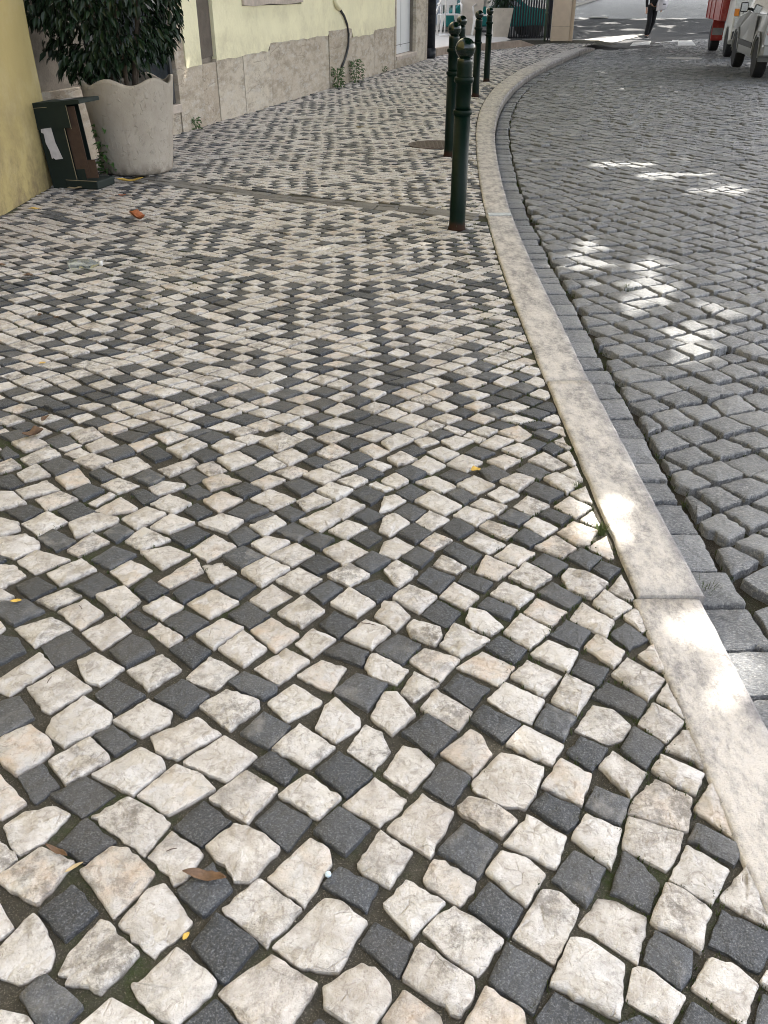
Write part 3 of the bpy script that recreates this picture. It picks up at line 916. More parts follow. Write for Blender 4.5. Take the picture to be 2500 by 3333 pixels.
# kerb stones: joints where the photograph has them, nearest first
joints = [-2.5, .35, at(2150, 1949).y, at(1835, 1243).y, at(1620, 697).y, at(1590, 432).y]
y = joints[-1]
while y < 28: y += 2.6; joints.append(min(y, 29.6))
def kerb_piece(y0, y1, seed):
    r = random.Random(seed); n = max(3, int((y1-y0)/.06)) if y0 < 8 else max(3, int((y1-y0)/.25)); g = .0045
    dz = r.uniform(-.002, .004); dx = r.uniform(-.003, .003)
    if seed == 1: dx = -.012
    V = []; F = []; cols = [0, .03, .10, .30, .55, .80, .95, 1.0]
    for i in range(n+1):
        yy = y0+g + (y1-y0-2*g)*i/n; a, b = xat(KL, yy)+dx, xat(KR, yy)+dx
        wob = noise.noise(Vector((0, yy*9, seed)))*.006; wob2 = noise.noise(Vector((3, yy*14, seed)))*.004 - max(0, noise.noise(Vector((9, yy*23, seed)))-.3)*.02
        ramp = max(0, yy-28.2)*.06
        V.append((a+wob, yy, -.12))
        for k, c in enumerate(cols):
            z = .004+dz - (.005 if k == 0 else .001 if k == 1 else .006 if k == 7 else .0015 if k == 6 else 0) - ramp
            V.append((a+(b-a)*c + wob*(1-c)+wob2*c, yy, z + noise.noise(Vector((c*3, yy*11, seed)))*.0012))
        V.append((b+wob2+.004, yy, -.17))
    w = len(cols)+2
    for i in range(n):
        for k in range(w-1): F.append((i*w+k, i*w+k+1, (i+1)*w+k+1, (i+1)*w+k))
    F.append(tuple(range(w))[::-1]); F.append(tuple(range(n*w, (n+1)*w)))
    me = mesh('kerb_stone', V, F, M['kerb'], False, r.random())
    e = me.attributes.new('edge', 'FLOAT', 'POINT'); e.data.foreach_set('value', ([0]+cols+[1])*(n+1))
    for pl in me.polygons: pl.use_smooth = len(pl.vertices) == 4
    return link('kerb_stone', me, kerb)
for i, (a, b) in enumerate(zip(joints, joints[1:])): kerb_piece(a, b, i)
ym = joints[4]
mb = MB(); a, b = xat(KL, ym), xat(KR, ym)
mb.v = [(a+.01, ym-.07, .008), (b-.01, ym-.06, .008), (b-.008, ym+.015, .008), (a+.012, ym+.01, .008), (a+.01, ym-.07, .001), (b-.01, ym-.06, .001), (b-.008, ym+.015, .001), (a+.012, ym+.01, .001)]
mb.f = [(0,1,2,3),(0,4,5,1),(1,5,6,2),(2,6,7,3),(3,7,4,0)]
mb.obj('mortar_patch', M['mortar'], kerb)

# ---------------------------------------------------------------- pavement stones
S = []
for line in POLYS.strip().split('\n'):
    w = line.split()
    if w[0][0] == '@': ox, oy = int(w[1]), int(w[2]); continue
    n = list(map(int, w[1:])); q = []
    for i in range(0, len(n), 2):
        p = at(ox+n[i]*.7535, oy+n[i+1]*.7535); q.append(Vector((p.x, p.y)))
    c_ = pcen(q); S.append(stone(w[0], [c_+(v-c_)*1.055 for v in q], 1))
BOLL = [at(1487, 746), at(1463, 508), None, at(1547, 315), at(1583, 266)]
BOLL[2] = Vector((.92, 11.7, 0))
trim_pts = smooth([(-2.2, 7.95), (-1.88, 7.78), (-1.3, 7.42), (-.77, 7.08), (-.2, 6.86), (.43, 6.6), (.70, 6.42)], 2)
def trim_d(q):
    best = 9
    for a, b in zip(trim_pts, trim_pts[1:]):
        A_, B_ = Vector(a), Vector(b); t = max(0, min(1, (q-A_).dot(B_-A_)/(B_-A_).length_squared)); best = min(best, (q-A_-(B_-A_)*t).length)
    return best
MH = at(1418, 471); MHR = .30
pot_c = Vector((-2.23, 8.31))
def in_pave(q):
    if q.x > xat(KL, q.y)+.02: return False
    if q.y < LWY and q.x < LWX+.02: return False
    fd = (Vector((q.x, q.y, 0))-FA).dot(FN)
    if q.y >= LWY-.1 and fd < .02: return False
    if q.y > 23.6 and (Vector((q.x, q.y)) - Vector((1.0, 24.4))).dot(Vector((-.83, .56))) > 0: return False
    if q.y > 6 and trim_d(q) < .115: return False
    if (q-Vector((MH.x, MH.y))).length < MHR: return False
    for b in BOLL:
        if (q-Vector((b.x, b.y))).length < .045: return False
    return inview(q)
def kindp(i, j, r, q):
    p = .70 if (i+j) % 2 == 0 else .07
    if q.y > 5.5: p *= .86
    return 'D' if r.random() < p else 'W'
def pre_p(P):
    c = pcen(P)
    if max(q.x - xat(KL, q.y) for q in P) > -.01:
        pt, n = halfat(KL, c.y, -.008); P = clip(P, pt, n)
    return P
S += lattice(44, 143, .0915, .0895, in_pave, .0125, kindp, (.013, .02), .085, .05, 30.5, .2, pre_p)
S = separate(S, .0048)
T = []
for s in S:
    p = s['p']
    if max(q.x - xat(KL, q.y) for q in p) > -.01:
        pt, n = halfat(KL, s['c'].y, -.008); p = clip(p, pt, n)
    if s['c'].y < LWY: p = clip(p, Vector((LWX+.01, 0)), Vector((-1, 0)))
    if len(p) >= 3 and abs(parea(p)) > .0009: s['p'] = p; s['c'] = pcen(p); T.append(s)
PSTONES = T
lay(T, pavement, {'W': ('limestone_sett', 'limestone_setts', M['lime'], .030, .0019, .0024, .015, .0012, .0022),
                  'D': ('basalt_sett', 'basalt_setts', M['bas'], .030, .0016, .0012, .018, .0012, .0020)})
# small limestone chips wedged in the joints
for px, py, sx in ((25, 820, 0),):
    pass
# double row of narrow grey trim bricks crossing the pavement
r = random.Random(4); acc = []
L = 0
for a, b in zip(trim_pts, trim_pts[1:]):
    A_, B_ = Vector(a), Vector(b); acc.append((L, A_, B_)); L += (B_-A_).length
def along(s):
    for l, A_, B_ in reversed(acc):
        if s >= l: t = (B_-A_).normalized(); return A_+t*(s-l), t
for row, off in ((0, -.051), (1, .051)):
    s = r.uniform(0, .1)
    while s < L-.06:
        ln = r.uniform(.16, .23); e = min(s+ln, L-.005); (p0, t0), (p1, t1) = along(s+.005), along(e-.005)
        n0, n1 = Vector((-t0.y, t0.x)), Vector((-t1.y, t1.x)); w = .045
        q = [p0+n0*(off-w), p1+n1*(off-w), p1+n1*(off+w), p0+n0*(off+w)]
        st = stone('T', q, 1); V, F = stone_geo(st, 1, .001, .03, .003, .001, .06, .001, .004)
        link('trim_brick', mesh('trim_brick', V, F, M['trim'], False, st['t']), pavement, (st['c'].x, st['c'].y, 0)); s = e

# ---------------------------------------------------------------- road setts
ZR = -.1
G = []
y = .9; r = random.Random(8)
while y < 29.3:
    l = r.uniform(.14, .215); w = r.uniform(.140, .165); x0, x1 = xat(KR, y)+.012, xat(KR, y+l)+.012
    tx = Vector((x1-x0, l)).normalized(); nx = Vector((tx.y, -tx.x))
    a, b = Vector((x0, y)), Vector((x1, y+l)); j = lambda: Vector((r.gauss(0, .004), r.gauss(0, .004)))
    q = [a+tx*.005+j(), a+nx*w+tx*.006+j(), b+nx*w-tx*.006+j(), b-tx*.005+j()]
    if inview(a, ZR): G.append(stone('U', q, 1))
    y += l*tx.y
def asph_y(x): return 28.9 + max(0, x-6.7)*1.55 if x < 12.5 else 37.9
def in_road(q):
    if q.x < xat(KR, q.y)+.165: return False
    if q.y > min(36.5, asph_y(q.x)): return False
    return inview(q, ZR, 420, 200)
def pre_r(P):
    c = pcen(P)
    if min(q.x-xat(KR, q.y) for q in P) < .21:
        pt, n = halfat(KR, c.y, .186); P = clip(P, pt, -n)
    return P
G += lattice(27, 117, .150, .142, in_road, .020, lambda i, j, r, q: 'R', (.05, .03), .09, .07, 37, 1.0, pre_r)
G = separate(G, .016)
T = []
for s in G:
    p = s['p']
    if s['k'] == 'R' and min(q.x-xat(KR, q.y) for q in p) < .20:
        pt, n = halfat(KR, s['c'].y, .184); p = clip(p, pt, -n)
    if len(p) >= 3 and abs(parea(p)) > .0014: s['p'] = p; s['c'] = pcen(p); T.append(s)
RSTONES = T
lay(T, road, {'U': ('gutter_sett', 'gutter_setts', M['gran'], .05, .0036, .0030, .020, .0022, .004),
              'R': ('granite_sett', 'granite_setts', M['gran'], .05, .0038, .0032, .020, .0024, .0045)}, 300, ZR)

# moss and short grass in the joints
def tufts(stones, z, count, test, seed, name, label, cat, hmax=.012):
    r = random.Random(seed); mb = MB(); k = 0; tries = 0
    while k < count and tries < count*40:
        tries += 1; s = r.choice(stones); i = r.randrange(len(s['p'])); a, b = s['p'][i-1], s['p'][i]
        q = a + (b-a)*r.random(); d = (q-s['c'])
        if d.length < 1e-4: continue
        q = q + d.normalized()*r.uniform(.003, .012)
        w = test(q)
        if r.random() > w: continue
        k += 1
        for _ in range(5):
            o = Vector((q.x+r.gauss(0, .004), q.y+r.gauss(0, .004), z-.010)); an = r.uniform(0, 6.28); h = r.uniform(.4, 1.0)*hmax
            t = Vector((cos(an), sin(an), 0)); lean = Vector((r.gauss(0, .5), r.gauss(0, .5), 0))*h
            mb.add([o-t*.0012, o+t*.0012, o+lean*.5+Vector((0, 0, .01+h*.6))+t*.0008, o+lean+Vector((0, 0, .01+h))], [(0, 1, 2, 3)])
    o = mb.obj(name, M['moss'], recalc=False); tag(o, label, cat, kind='stuff')
def mossp(q):
    n = noise.noise(Vector((q.x*1.1, q.y*1.1, 3)))*.5+.5; e = max(0, 1-abs(q.x-xat(KL, q.y)+.12)/.22)
    return max(0, (n-.52)*2.2)*.7 + e*.5
def mossr(q):
    e = max(0, 1-abs(q.x-xat(KR, q.y)-.20)/.05); n = noise.noise(Vector((q.x*.8, q.y*.8, 9)))*.5+.5
    return e*max(.05, (noise.noise(Vector((q.x*2, q.y*2.3, 1)))+.35)) + max(0, (n-.56)*2.0)*.7 + max(0, 1-abs(q.x-xat(KR, q.y)-.01)/.03)*.5
tufts([s for s in PSTONES if s['c'].y < 7], -.002, 2600, mossp, 3, 'joint_moss', 'low green moss growing in the joints between the pale and dark pavement setts', 'moss', .006)
tufts([s for s in RSTONES if s['c'].y < 22], ZR-.020, 5200, mossr, 5, 'joint_grass', 'short grass and moss growing in the joints of the grey road setts', 'grass', .014)

# ---------------------------------------------------------------- buildings on the left
def fbox(name, s0, s1, z0, z1, n0, n1, mat, parent, bevel=0.0, tone=None):
    P = [fpt(s, z, n) for z in (z0, z1) for s, n in ((s0, n0), (s1, n0), (s1, n1), (s0, n1))]
    mb = MB().add(P, [(0,1,2,3),(4,7,6,5),(0,4,5,1),(1,5,6,2),(2,6,7,3),(3,7,4,0)])
    o = mb.obj(name, mat, parent, bevel=bevel)
    if tone is not None:
        a = o.data.attributes.new('tone', 'FLOAT', 'FACE'); a.data.foreach_set('value', [tone]*len(o.data.polygons))
    return o
def fslab(name, pts, n0, n1, mat, parent, tone=None):           # polygon in (s, z), extruded from n0 to n1
    k = len(pts); mb = MB().add([fpt(s, z, n1) for s, z in pts] + [fpt(s, z, n0) for s, z in pts], [tuple(range(k))] + [(i, (i+1) % k, k+(i+1) % k, k+i) for i in range(k)])
    o = mb.obj(name, mat, parent)
    if tone is not None:
        a = o.data.attributes.new('tone', 'FLOAT', 'FACE'); a.data.foreach_set('value', [tone]*len(o.data.polygons))
    return o
yb = empty('yellow_building', (FA.x, FA.y, 0), label='pale yellow rendered building with grey stone plinth behind the planter', cat='building')
yb.location = (0, 0, 0)
SE = 13.3                                             # far corner of the facade
# wall body with openings for window (left), door
fbox('wall', -2.72, -1.35, -.1, 9, -.45, -.05, M['backwall'], yb)
fbox('wall', -1.35, .30, -.1, .22, -.45, -.05, M['backwall'], yb)
fbox('wall', -1.35, .30, 1.75, 9, -.45, -.05, M['backwall'], yb)
fbox('wall', .30, 10.22, -.1, 9, -.45, -.05, M['backwall'], yb)
fbox('wall', 12.08, SE, -.1, 9, -.45, -.05, M['backwall'], yb)
fbox('wall', 10.22, 12.08, 2.5, 9, -.45, -.05, M['backwall'], yb)
fbox('wall', 10.22, 12.08, -.1, .14, -.45, -.03, M['backwall'], yb)
fbox('wall', SE-.4, SE, -.1, 9, -6.5, -.45, M['backwall'], yb)
# low window by the planter
w = fbox('window', -1.33, .295, .30, 1.75, -.12, -.035, M['darkglass'], yb)
fbox('frame', .235, .29, .31, 1.75, -.034, -.015, M['plast'], w); fbox('frame', -1.33, -1.2, .31, 1.75, -.034, -.015, M['plast'], w)
fbox('window_sill', -1.36, .335, .215, .30, -.26, .035, M['sill'], yb, .006)
# plinth slabs, each a stone of its own
r = random.Random(21)
slabs = [(-2.7,-1.37,.62,.3,.0),(-1.37,.34,.205,.35,-.012),(.34,.98,.655,.35,.0),(.98,1.40,.645,.12,-.006),(1.40,2.22,.675,.62,.002),(2.22,3.18,.69,.80,.004),(3.18,5.80,.78,.45,.0),(5.80,7.10,.83,.25,.012),(7.10,8.6,.70,.5,.0),(8.6,10.20,.77,.40,.0)]
for s0, s1, zt, tn, dn in slabs:
    n = max(2, int((s1-s0)/.16)); pts = [(s0+.006, -.08), (s1-.006, -.08)]
    for i in range(n+1):
        s = s1-.006-(s1-s0-.012)*i/n; pts.append((s, zt+(noise.noise(Vector((s*3, 0, 1)))*.022 if zt > .3 else 0)+.012))
    fslab('plinth_slab', pts, -.05, .012+dn, M['plinth'], yb, tn)
# yellow render above, with an uneven lower edge
zl = lambda s: next((z for a, b, z, t, d in slabs if a <= s <= b), .7)
def render_part(s0, s1, z1, zlow=None, n1=.02):
    n = max(2, int((s1-s0)/.11)); pts = []
    for i in range(n+1):
        s = s0+(s1-s0)*i/n; pts.append((s, (zl(min(max(s, s0+.01), s1-.01)) if zlow is None else zlow) + noise.noise(Vector((s*4.3, 2, 0)))*.022 + noise.noise(Vector((s*13, 7, 0)))*.008))
    pts += [(s1, z1), (s0, z1)]
    fslab('render_panel', pts, -.045, n1, M['yplaster'], yb)
fslab('render_panel', [(.34,.60),(.54,.60),(.575,.66),(.56,1.0),(.57,1.6),(.55,9),(.34,9)], -.045, .006, M['plinth'], yb, .2)
render_part(.575, .985, 9); render_part(1.41, 2.30, 9); render_part(2.30, 4.55, 1.235); render_part(4.55, 10.17, 9)
render_part(.985, 1.41, 9, 2.6)
strip_o = fslab('bare_strip', [(1.0,.70),(1.2,.715),(1.395,.725),(1.395,2.6),(1.0,2.6)], -.045, -.018, M['strip'], yb)
fslab('window_sill', [(2.30,1.245),(2.7,1.23),(3.2,1.255),(3.9,1.24),(4.55,1.262),(4.55,1.36),(2.30,1.36)], -.045, .05, M['sill'], yb)
u = fbox('window', 2.36, 4.49, 1.36, 2.9, -.045, -.02, M['darkglass'], yb)
fbox('frame', 2.30, 2.38, 1.36, 2.98, -.03, .03, M['sill'], u); fbox('frame', 4.47, 4.55, 1.36, 2.98, -.03, .03, M['sill'], u); fbox('frame', 2.38, 4.47, 2.9, 2.98, -.03, .03, M['sill'], u)
render_part(2.30, 4.55, 9, 3.0)
# door with stone jambs and step
fbox('door_jamb', 10.17, 10.27, .0, 2.6, -.05, .03, M['plinth'], yb, .004, .3)
fbox('door_jamb', 12.06, 13.0, -.02, 2.6, -.05, .025, M['plinth'], yb, .004, .75)
d = fbox('door', 10.27, 12.06, .235, 2.5, -.16, -.12, M['door'], yb)
fbox('door_panel', 10.36, 11.1, .36, 2.4, -.12, -.112, M['door'], d, .004); fbox('door_panel', 11.2, 11.98, .36, 2.4, -.12, -.112, M['door'], d, .004)
fbox('door_bead', 10.28, 12.05, .40, .41, -.12, -.108, M['plast'], d)
fbox('door_step', 10.24, 12.09, .15, .225, -.14, .06, M['sill'], yb, .008)
fbox('door_step_base', 10.20, 12.12, -.06, .148, -.05, .035, M['plinth'], yb, .004, .2)
fbox('corner_stone', 13.0, SE, -.02, 9, -.05, .02, M['plinth'], yb, .004, .1)
# hose and fitting
hp = [on_plane(x, y, fpt(0, 0, .05), FN) for x, y in ((1090,-40),(1091,5),(1096,18),(1105,28),(1120,52),(1130,80),(1135,110),(1134,150),(1127,180),(1119,203),(1112,219))]
MB().tube(hp[:4], [.035,.035,.042,.036], 10).obj('hose_fitting', M['yplaster'], yb, True)
MB().tube(hp[3:], .020, 10).obj('drain_hose', M['plast'], yb, True)
# downpipe at the far corner
dp = fpt(13.62, 0, .02)
o = MB().tube([(dp.x, dp.y, -.02), (dp.x, dp.y, .22)], .14, 16).obj('downpipe_shoe', M['pipe'], yb, True)
o = MB().tube([(dp.x, dp.y, .22), (dp.x, dp.y, 9)], .12, 16).obj('downpipe', M['pipe'], yb, True)

ob = empty('ochre_building', (0, 0, 0), label='stained ochre yellow house wall at the left edge beside the carton', cat='building')
nz, ny = 40, 60; V = []; F = []
for i in range(ny+1):
    for k in range(nz+1):
        yy = -3+(LWY+3)*i/ny; z = -.05+9*(k/nz)**1.6
        V.append((LWX + noise.noise(Vector((yy*1.3, z*1.3, 4)))*.012 + max(0, .25-z)*.05*0, yy, z))
for i in range(ny):
    for k in range(nz):
        a = i*(nz+1)+k; F.append((a, a+1, a+nz+2, a+nz+1))
b = len(V); V += [(-9, LWY, -.05), (-9, LWY, 8.95), (-9, -3, -.05), (-9, -3, 8.95)]
F.append(tuple([ny*(nz+1)+k for k in range(nz, -1, -1)] + [b, b+1])); F.append(tuple([k for k in range(nz+1)] + [b+3, b+2]))
F.append((b, b+2, b+3, b+1)); F.append((nz, ny*(nz+1)+nz, b+1, b+3))
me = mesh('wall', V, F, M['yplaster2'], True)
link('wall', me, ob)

# ---------------------------------------------------------------- planter with ficus
PC = Vector((pot_c.x, pot_c.y, 0))
pl = empty('planter', PC, label='large rough concrete planter with a scalloped rim at the foot of the wall', cat='planter')
V = []; F = []; n = 96
def rad(t): return .30 + .092*t**.9
hh = lambda a: .745 + .026*cos(6*(a - radians(-90+19.5-30)))
rows = [0, .02, .06, .15, .3, .45, .6, .75, .88, .96, 1.0]
for t in rows:
    for k in range(n):
        a = 2*pi*k/n; r0 = rad(t) - (.012 if t == 0 else 0) + .006*cos(6*(a-radians(-90+19.5-30)))*t; z = t*hh(a) if t > .5 else t*(.745 + (hh(a)-.745)*t*2*t)
        V.append((r0*cos(a), r0*sin(a), z+.004))
for t, dr in ((1.0, .022), (.97, .034), (.80, .036)):
    for k in range(n):
        a = 2*pi*k/n; r0 = rad(t)-dr; z = t*hh(a) + (.006 if t == 1.0 else 0); V.append((r0*cos(a), r0*sin(a), z))
m = len(rows)+3
for i in range(m-1):
    for k in range(n): F.append((i*n+k, i*n+(k+1) % n, (i+1)*n+(k+1) % n, (i+1)*n+k))
F.append(tuple(range(n))[::-1])
link('pot', mesh('pot', V, F, M['concrete'], True), pl)
MB().lathe([(.325, .60), (.0, .62)], 40, cap=False).obj('soil', M['soil'], pl)
fic = empty('ficus', (PC.x, PC.y, .6), label='dark green drooping ficus growing in the scalloped concrete planter', cat='plant')
r = random.Random(31); tb = MB()
for k in range(5):
    a = r.uniform(0, 6.28); p = [Vector((cos(a)*.05, sin(a)*.05, .0))]
    for i in range(6): p.append(p[-1]+Vector((cos(a)*.045+r.gauss(0, .03), sin(a)*.045+r.gauss(0, .03), .30)))
    tb.tube(p, [.022, .02, .017, .014, .011, .008, .005], 7)
tb.obj('stem', M['bark'], fic, True)
# one leaf, folded along its midrib, drooping
def leaf_mesh(name, ln, wd, mat):
    V = [(0, 0, 0), (ln*.25, wd*.42, .012), (ln*.55, wd*.5, .010), (ln*.82, wd*.25, -.004), (ln*1.05, 0, -.022), (ln*.82, -wd*.25, -.004), (ln*.55, -wd*.5, .010), (ln*.25, -wd*.42, .012), (ln*.3, 0, 0), (ln*.6, 0, -.004)]
    F = [(0, 1, 8), (1, 2, 9, 8), (2, 3, 9), (3, 4, 9), (4, 5, 9), (5, 6, 9), (6, 7, 8, 9), (7, 0, 8)]
    return mesh(name, V, F, mat, True)
LM = leaf_mesh('leaf', .105, .042, M['leaf'])
leaves = []
while len(leaves) < 5200:
    d = Vector((r.gauss(0, 1), r.gauss(0, 1), r.gauss(0, 1))).normalized()*r.uniform(.35, 1)**.45
    p = Vector((-.14+d.x*.70, .02+d.y*.46, .92+d.z*.90))
    if p.z < .17: continue
    if p.z < .34 and Vector((p.x, p.y)).length > .52 and r.random() < .8: continue
    if noise.noise(p*3.4) < -.14: continue
    w = p + Vector((PC.x, PC.y, .6))
    if (Vector((w.x, w.y, 0))-FA).dot(FN) < .06 or (w.x < LWX+.06 and w.y < LWY+.05): continue
    out = Vector((d.x, d.y, 0)).normalized() if (d.x or d.y) else Vector((1, 0, 0))
    dr = (out*r.uniform(.3, .9) + Vector((r.gauss(0, .4), r.gauss(0, .4), -r.uniform(.3, 1.3)))).normalized()
    up = Vector((r.gauss(0, .35), r.gauss(0, .35), 1)); y_ = up.cross(dr).normalized(); z_ = dr.cross(y_)
    R3 = Matrix((dr, y_, z_)).transposed().to_4x4(); sc = r.uniform(.55, 1.0)
    leaves.append((p.y*.8+abs(p.x)*-.1+(0 if w.z < 1.35 else 1.5), Matrix.Translation(p) @ R3 @ Matrix.Diagonal((sc, sc, sc, 1))))
leaves.sort(key=lambda t: t[0])
for i, (_, Mx) in enumerate(leaves[:300]):
    o = link('leaf', LM, fic); o.matrix_local = Mx
mb = MB(); lv = [v.co.copy() for v in LM.vertices]; lf = [tuple(p.vertices) for p in LM.polygons]
for _, Mx in leaves[300:]: mb.add([Mx@v for v in lv], lf)
o = mb.obj('foliage', M['leaf'], fic, True, recalc=False); o['kind'] = 'stuff'

# ---------------------------------------------------------------- dark green carton
cb = empty('carton', (-2.53, 7.62, 0), radians(-14), 'dark green cut-open carton with a white note standing between wall and planter', 'box')
def cbx(name, x0,x1,y0,y1,z0,z1, mat, par=cb, bevel=0.0, My=None):
    return MB().box(x0,x1,y0,y1,z0,z1, My).obj(name, mat, par, bevel=bevel)
LN = Matrix.Rotation(radians(-5), 4, 'Y')
cbx('front_panel', -.19, .045, -.145, -.138, 0.005, .62, M['carton'], My=LN)
cbx('side_panel', -.19, -.183, -.138, .14, .005, .62, M['carton'], My=LN)
cbx('back_panel', -.183, .045, .133, .14, .005, .62, M['carton'], My=LN)
cbx('inner_panel', .047, .165, -.120, -.114, .10, .61, M['carton_in'], My=LN)
cbx('inner_panel', .047, .235, -.117, -.111, .07, .21, M['carton_in'], My=LN)
cbx('inner_flap', .047, .125, -.1255, -.1205, .06, .145, M['carton'], My=LN)
cbx('top_flap', -.20, .115, -.152, -.147, .46, .625, M['carton'], My=LN)
cbx('lid', -.20, .24, -.155, .15, .625, .655, M['carton'], My=LN)
cbx('tray', -.06, .225, -.15, .13, .0, .065, M['carton'], bevel=.01)
cbx('tray_edge', -.06, .225, -.152, -.146, .065, .069, M['carton_edge'])
cbx('cut_edge', .0445, .048, -.146, -.140, .07, .46, M['carton_edge'], My=LN)
cbx('cut_edge', -.197, -.06, -.1535, -.1515, .617, .6205, M['carton_edge'], My=LN)
cbx('cut_edge', .112, .1155, -.1535, -.1515, .45, .62, M['carton_edge'], My=LN)
sp = MB().poly([LN@Vector(p) for p in ((-.055,.0,.657),(.055,-.02,.657),(.085,.06,.657),(-.02,.075,.657))]).obj('sticker', M['paper'], cb)
nt = [(-.150,.465),(-.055,.470),(-.050,.36),(-.018,.235),(-.085,.232),(-.103,.245),(-.118,.238),(-.120,.30),(-.138,.36),(-.135,.43),(-.155,.44)]
k = len(nt)
note = MB().add([LN@Vector((x-.01, -.1560, z)) for x, z in nt]+[LN@Vector((x-.01, -.1535, z)) for x, z in nt], [tuple(range(k))]+[(i, (i+1) % k, k+(i+1) % k, k+i) for i in range(k)]).obj('note', M['paper'], cb)

# ---------------------------------------------------------------- bollards
prof = [(.062,0),(.060,.01),(.055,.03),(.054,.10),(.0525,.74),(.059,.742),(.062,.750),(.062,.762),(.059,.770),(.048,.772),(.047,.80),(.0495,.84),(.0495,.93),(.059,.935),(.063,.943),(.063,.955),(.059,.965),(.049,.968),(.048,1.0),(.0495,1.055),(.046,1.072),(.036,1.078)]
def k_ball(z): return (1.0)
HS = 1.0
bl = ['front green bollard with a rusty foot, nearest of the row beside the kerb', 'green ball-topped bollard just behind the front one, next to the round drain cover', 'third green bollard of the row, only its ball showing between two others', 'fourth green bollard of the row with its foot by the bending kerb', 'farthest green ball-topped bollard before the stone terrace step']
bh = [1.155, 1.16, 1.155, 1.16, 1.16]
proto = None
for i, b in enumerate(BOLL):
    if i == 0:
        root = empty('bollard', (b.x, b.y, 0))
        sec = [('post', prof[:5]), ('ring', prof[4:10]), ('neck', prof[9:14]), ('ring', prof[13:18]), ('collar', prof[17:])]
        for nm, pr in sec:
            if nm == 'ring': MB().lathe(pr, 32).obj(nm, M['green'], root, True)
            else: MB().lathe(pr, 32).obj(nm, M['green'], root, True)
        for ch in root.children:
            for pg in ch.data.polygons: pg.use_smooth = len(pg.vertices) == 4
            if ch.name.startswith('ring') or ch.name.startswith('collar'):
                m = ch.modifiers.new('e', 'EDGE_SPLIT'); m.split_angle = radians(50)
        bp = [(.062*sin(pi*k/20)+1e-4, 1.130-.062*cos(pi*k/20)) for k in range(21)]
        MB().lathe(bp, 36, cap=False).obj('ball', M['green'], root, True)
        proto = root; o = root
    else:
        o = proto.copy(); COL.objects.link(o); o.location = (b.x, b.y, 0)
        for ch in proto.children:
            c = ch.copy(); COL.objects.link(c); c.parent = o
        o.rotation_euler = (radians(RND.uniform(-.5, .5)), radians(RND.uniform(-.4, .4)), i*1.3)
    tag(o, bl[i], 'bollard', 'green bollards along the kerb'); o.scale = (1, 1, bh[i]/1.192)
proto.rotation_euler = (0, radians(.35), .4)

# ---------------------------------------------------------------- drain covers
def cover(name, c, R, z, mat, label, cat, sc=(1, 1)):
    e = empty(name, (c.x, c.y, z), 0, label, cat)
    MB().lathe([(R, -.02), (R, .003), (R-.03, .004), (R-.03, -.003)], 40, cap=True).obj('frame', mat, e)
    mb = MB().lathe([(R-.036, -.02), (R-.036, .001), (R-.04, .003)], 40); mb.obj('lid', mat, e)
    pk = MB()
    for i in range(-5, 6):
        for j in range(-5, 6):
            x, y = i*R/6.5, j*R/6.5
            if x*x+y*y < (R-.06)**2: pk.box(x-.014, x+.014, y-.014, y+.014, .003, .007)
    pk.obj('tread_stud', mat, e)
cover('drain_cover', MH, .29, .002, M['iron'], 'round rusty drain cover in the pavement beside the second bollard', 'drain cover')
cover('manhole_cover', at(2225, 190, -.1), .45, -.092, M['sunpave'], 'pale round manhole cover in the road setts before the crossing', 'manhole cover')
mh3 = at_far(1946, 57); cover('manhole_cover', mh3, .45, mh3.z+.012, M['sunpave'], 'round manhole cover in the dark asphalt by the pillar', 'manhole cover')

# ---------------------------------------------------------------- far street: asphalt, markings, pavements
def sheet(name, pts, dz, mat, kind='structure', parent=None, label=None, cat=None, sub=1):
    v = [(p.x, p.y, gz(p.y)+dz) for p in pts]; o = link(name, mesh(name, v, [tuple(range(len(v)))], mat), parent)
    tag(o, label, cat, kind=kind); return o
asph = [Vector((-12, 29.5, 0)), Vector((6.75, 28.95, 0)), Vector((7.6, 30.6, 0)), Vector((9.3, 33.3, 0)), Vector((12.6, 37, 0)), Vector((30, 37, 0))]
V = []; F = []
near = [(-20, 30.5), (3, 30.2), (6.75, 28.95), (7.6, 30.4), (9.3, 33.2), (12.6, 36.6), (40, 36.9)]
ysl = [0, .33, .66, 1.0]
for x, y in near:
    for t in (0, .2, .4, .6, .8, 1):
        yy = y + (44.5-y)*t; V.append((x, yy, gz(yy)-.018 if False else gz(yy)-.010))
for i in range(len(near)-1):
    for k in range(5): a = i*6+k; F.append((a, a+6, a+7, a+1))
o = link('asphalt', mesh('asphalt', V, F, M['asphalt'])); o['kind'] = 'structure'
def quad_px(name, pts, dz, mat, kind='structure', label=None, cat=None, parent=None):
    P = [at_far(*p) for p in pts]; V = [(p.x, p.y, p.z+dz) for p in P]
    o = link(name, mesh(name, V, [tuple(range(len(V)))], mat), parent); return tag(o, label, cat, kind=kind)
quad_px('crossing_stripe', [(2049,152),(2115,146),(2119,135),(2060,140)], .012, M['paint'])
quad_px('crossing_stripe', [(2206,150),(2266,150),(2252,133),(2206,134)], .012, M['paint'])
quad_px('crossing_stripe', [(2130,141),(2205,137),(2210,131),(2186,131),(2190,135),(2135,139)], .012, M['paint'])
quad_px('tar_seam', [(1955,160),(2030,159),(2158,153),(2158,148),(2030,155),(1965,157)], .011, M['asphalt'])
quad_px('tar_seam', [(2105,125),(2180,117),(2240,109),(2330,106),(2330,103),(2240,106),(2180,114),(2105,121)], .014, M['navy'])
quad_px('crossing_pavement', [(1700,143),(1905,146),(1975,146),(2050,127),(2116,111),(2060,112),(1970,125),(1860,131),(1700,131)], .018, M['sunpave'])
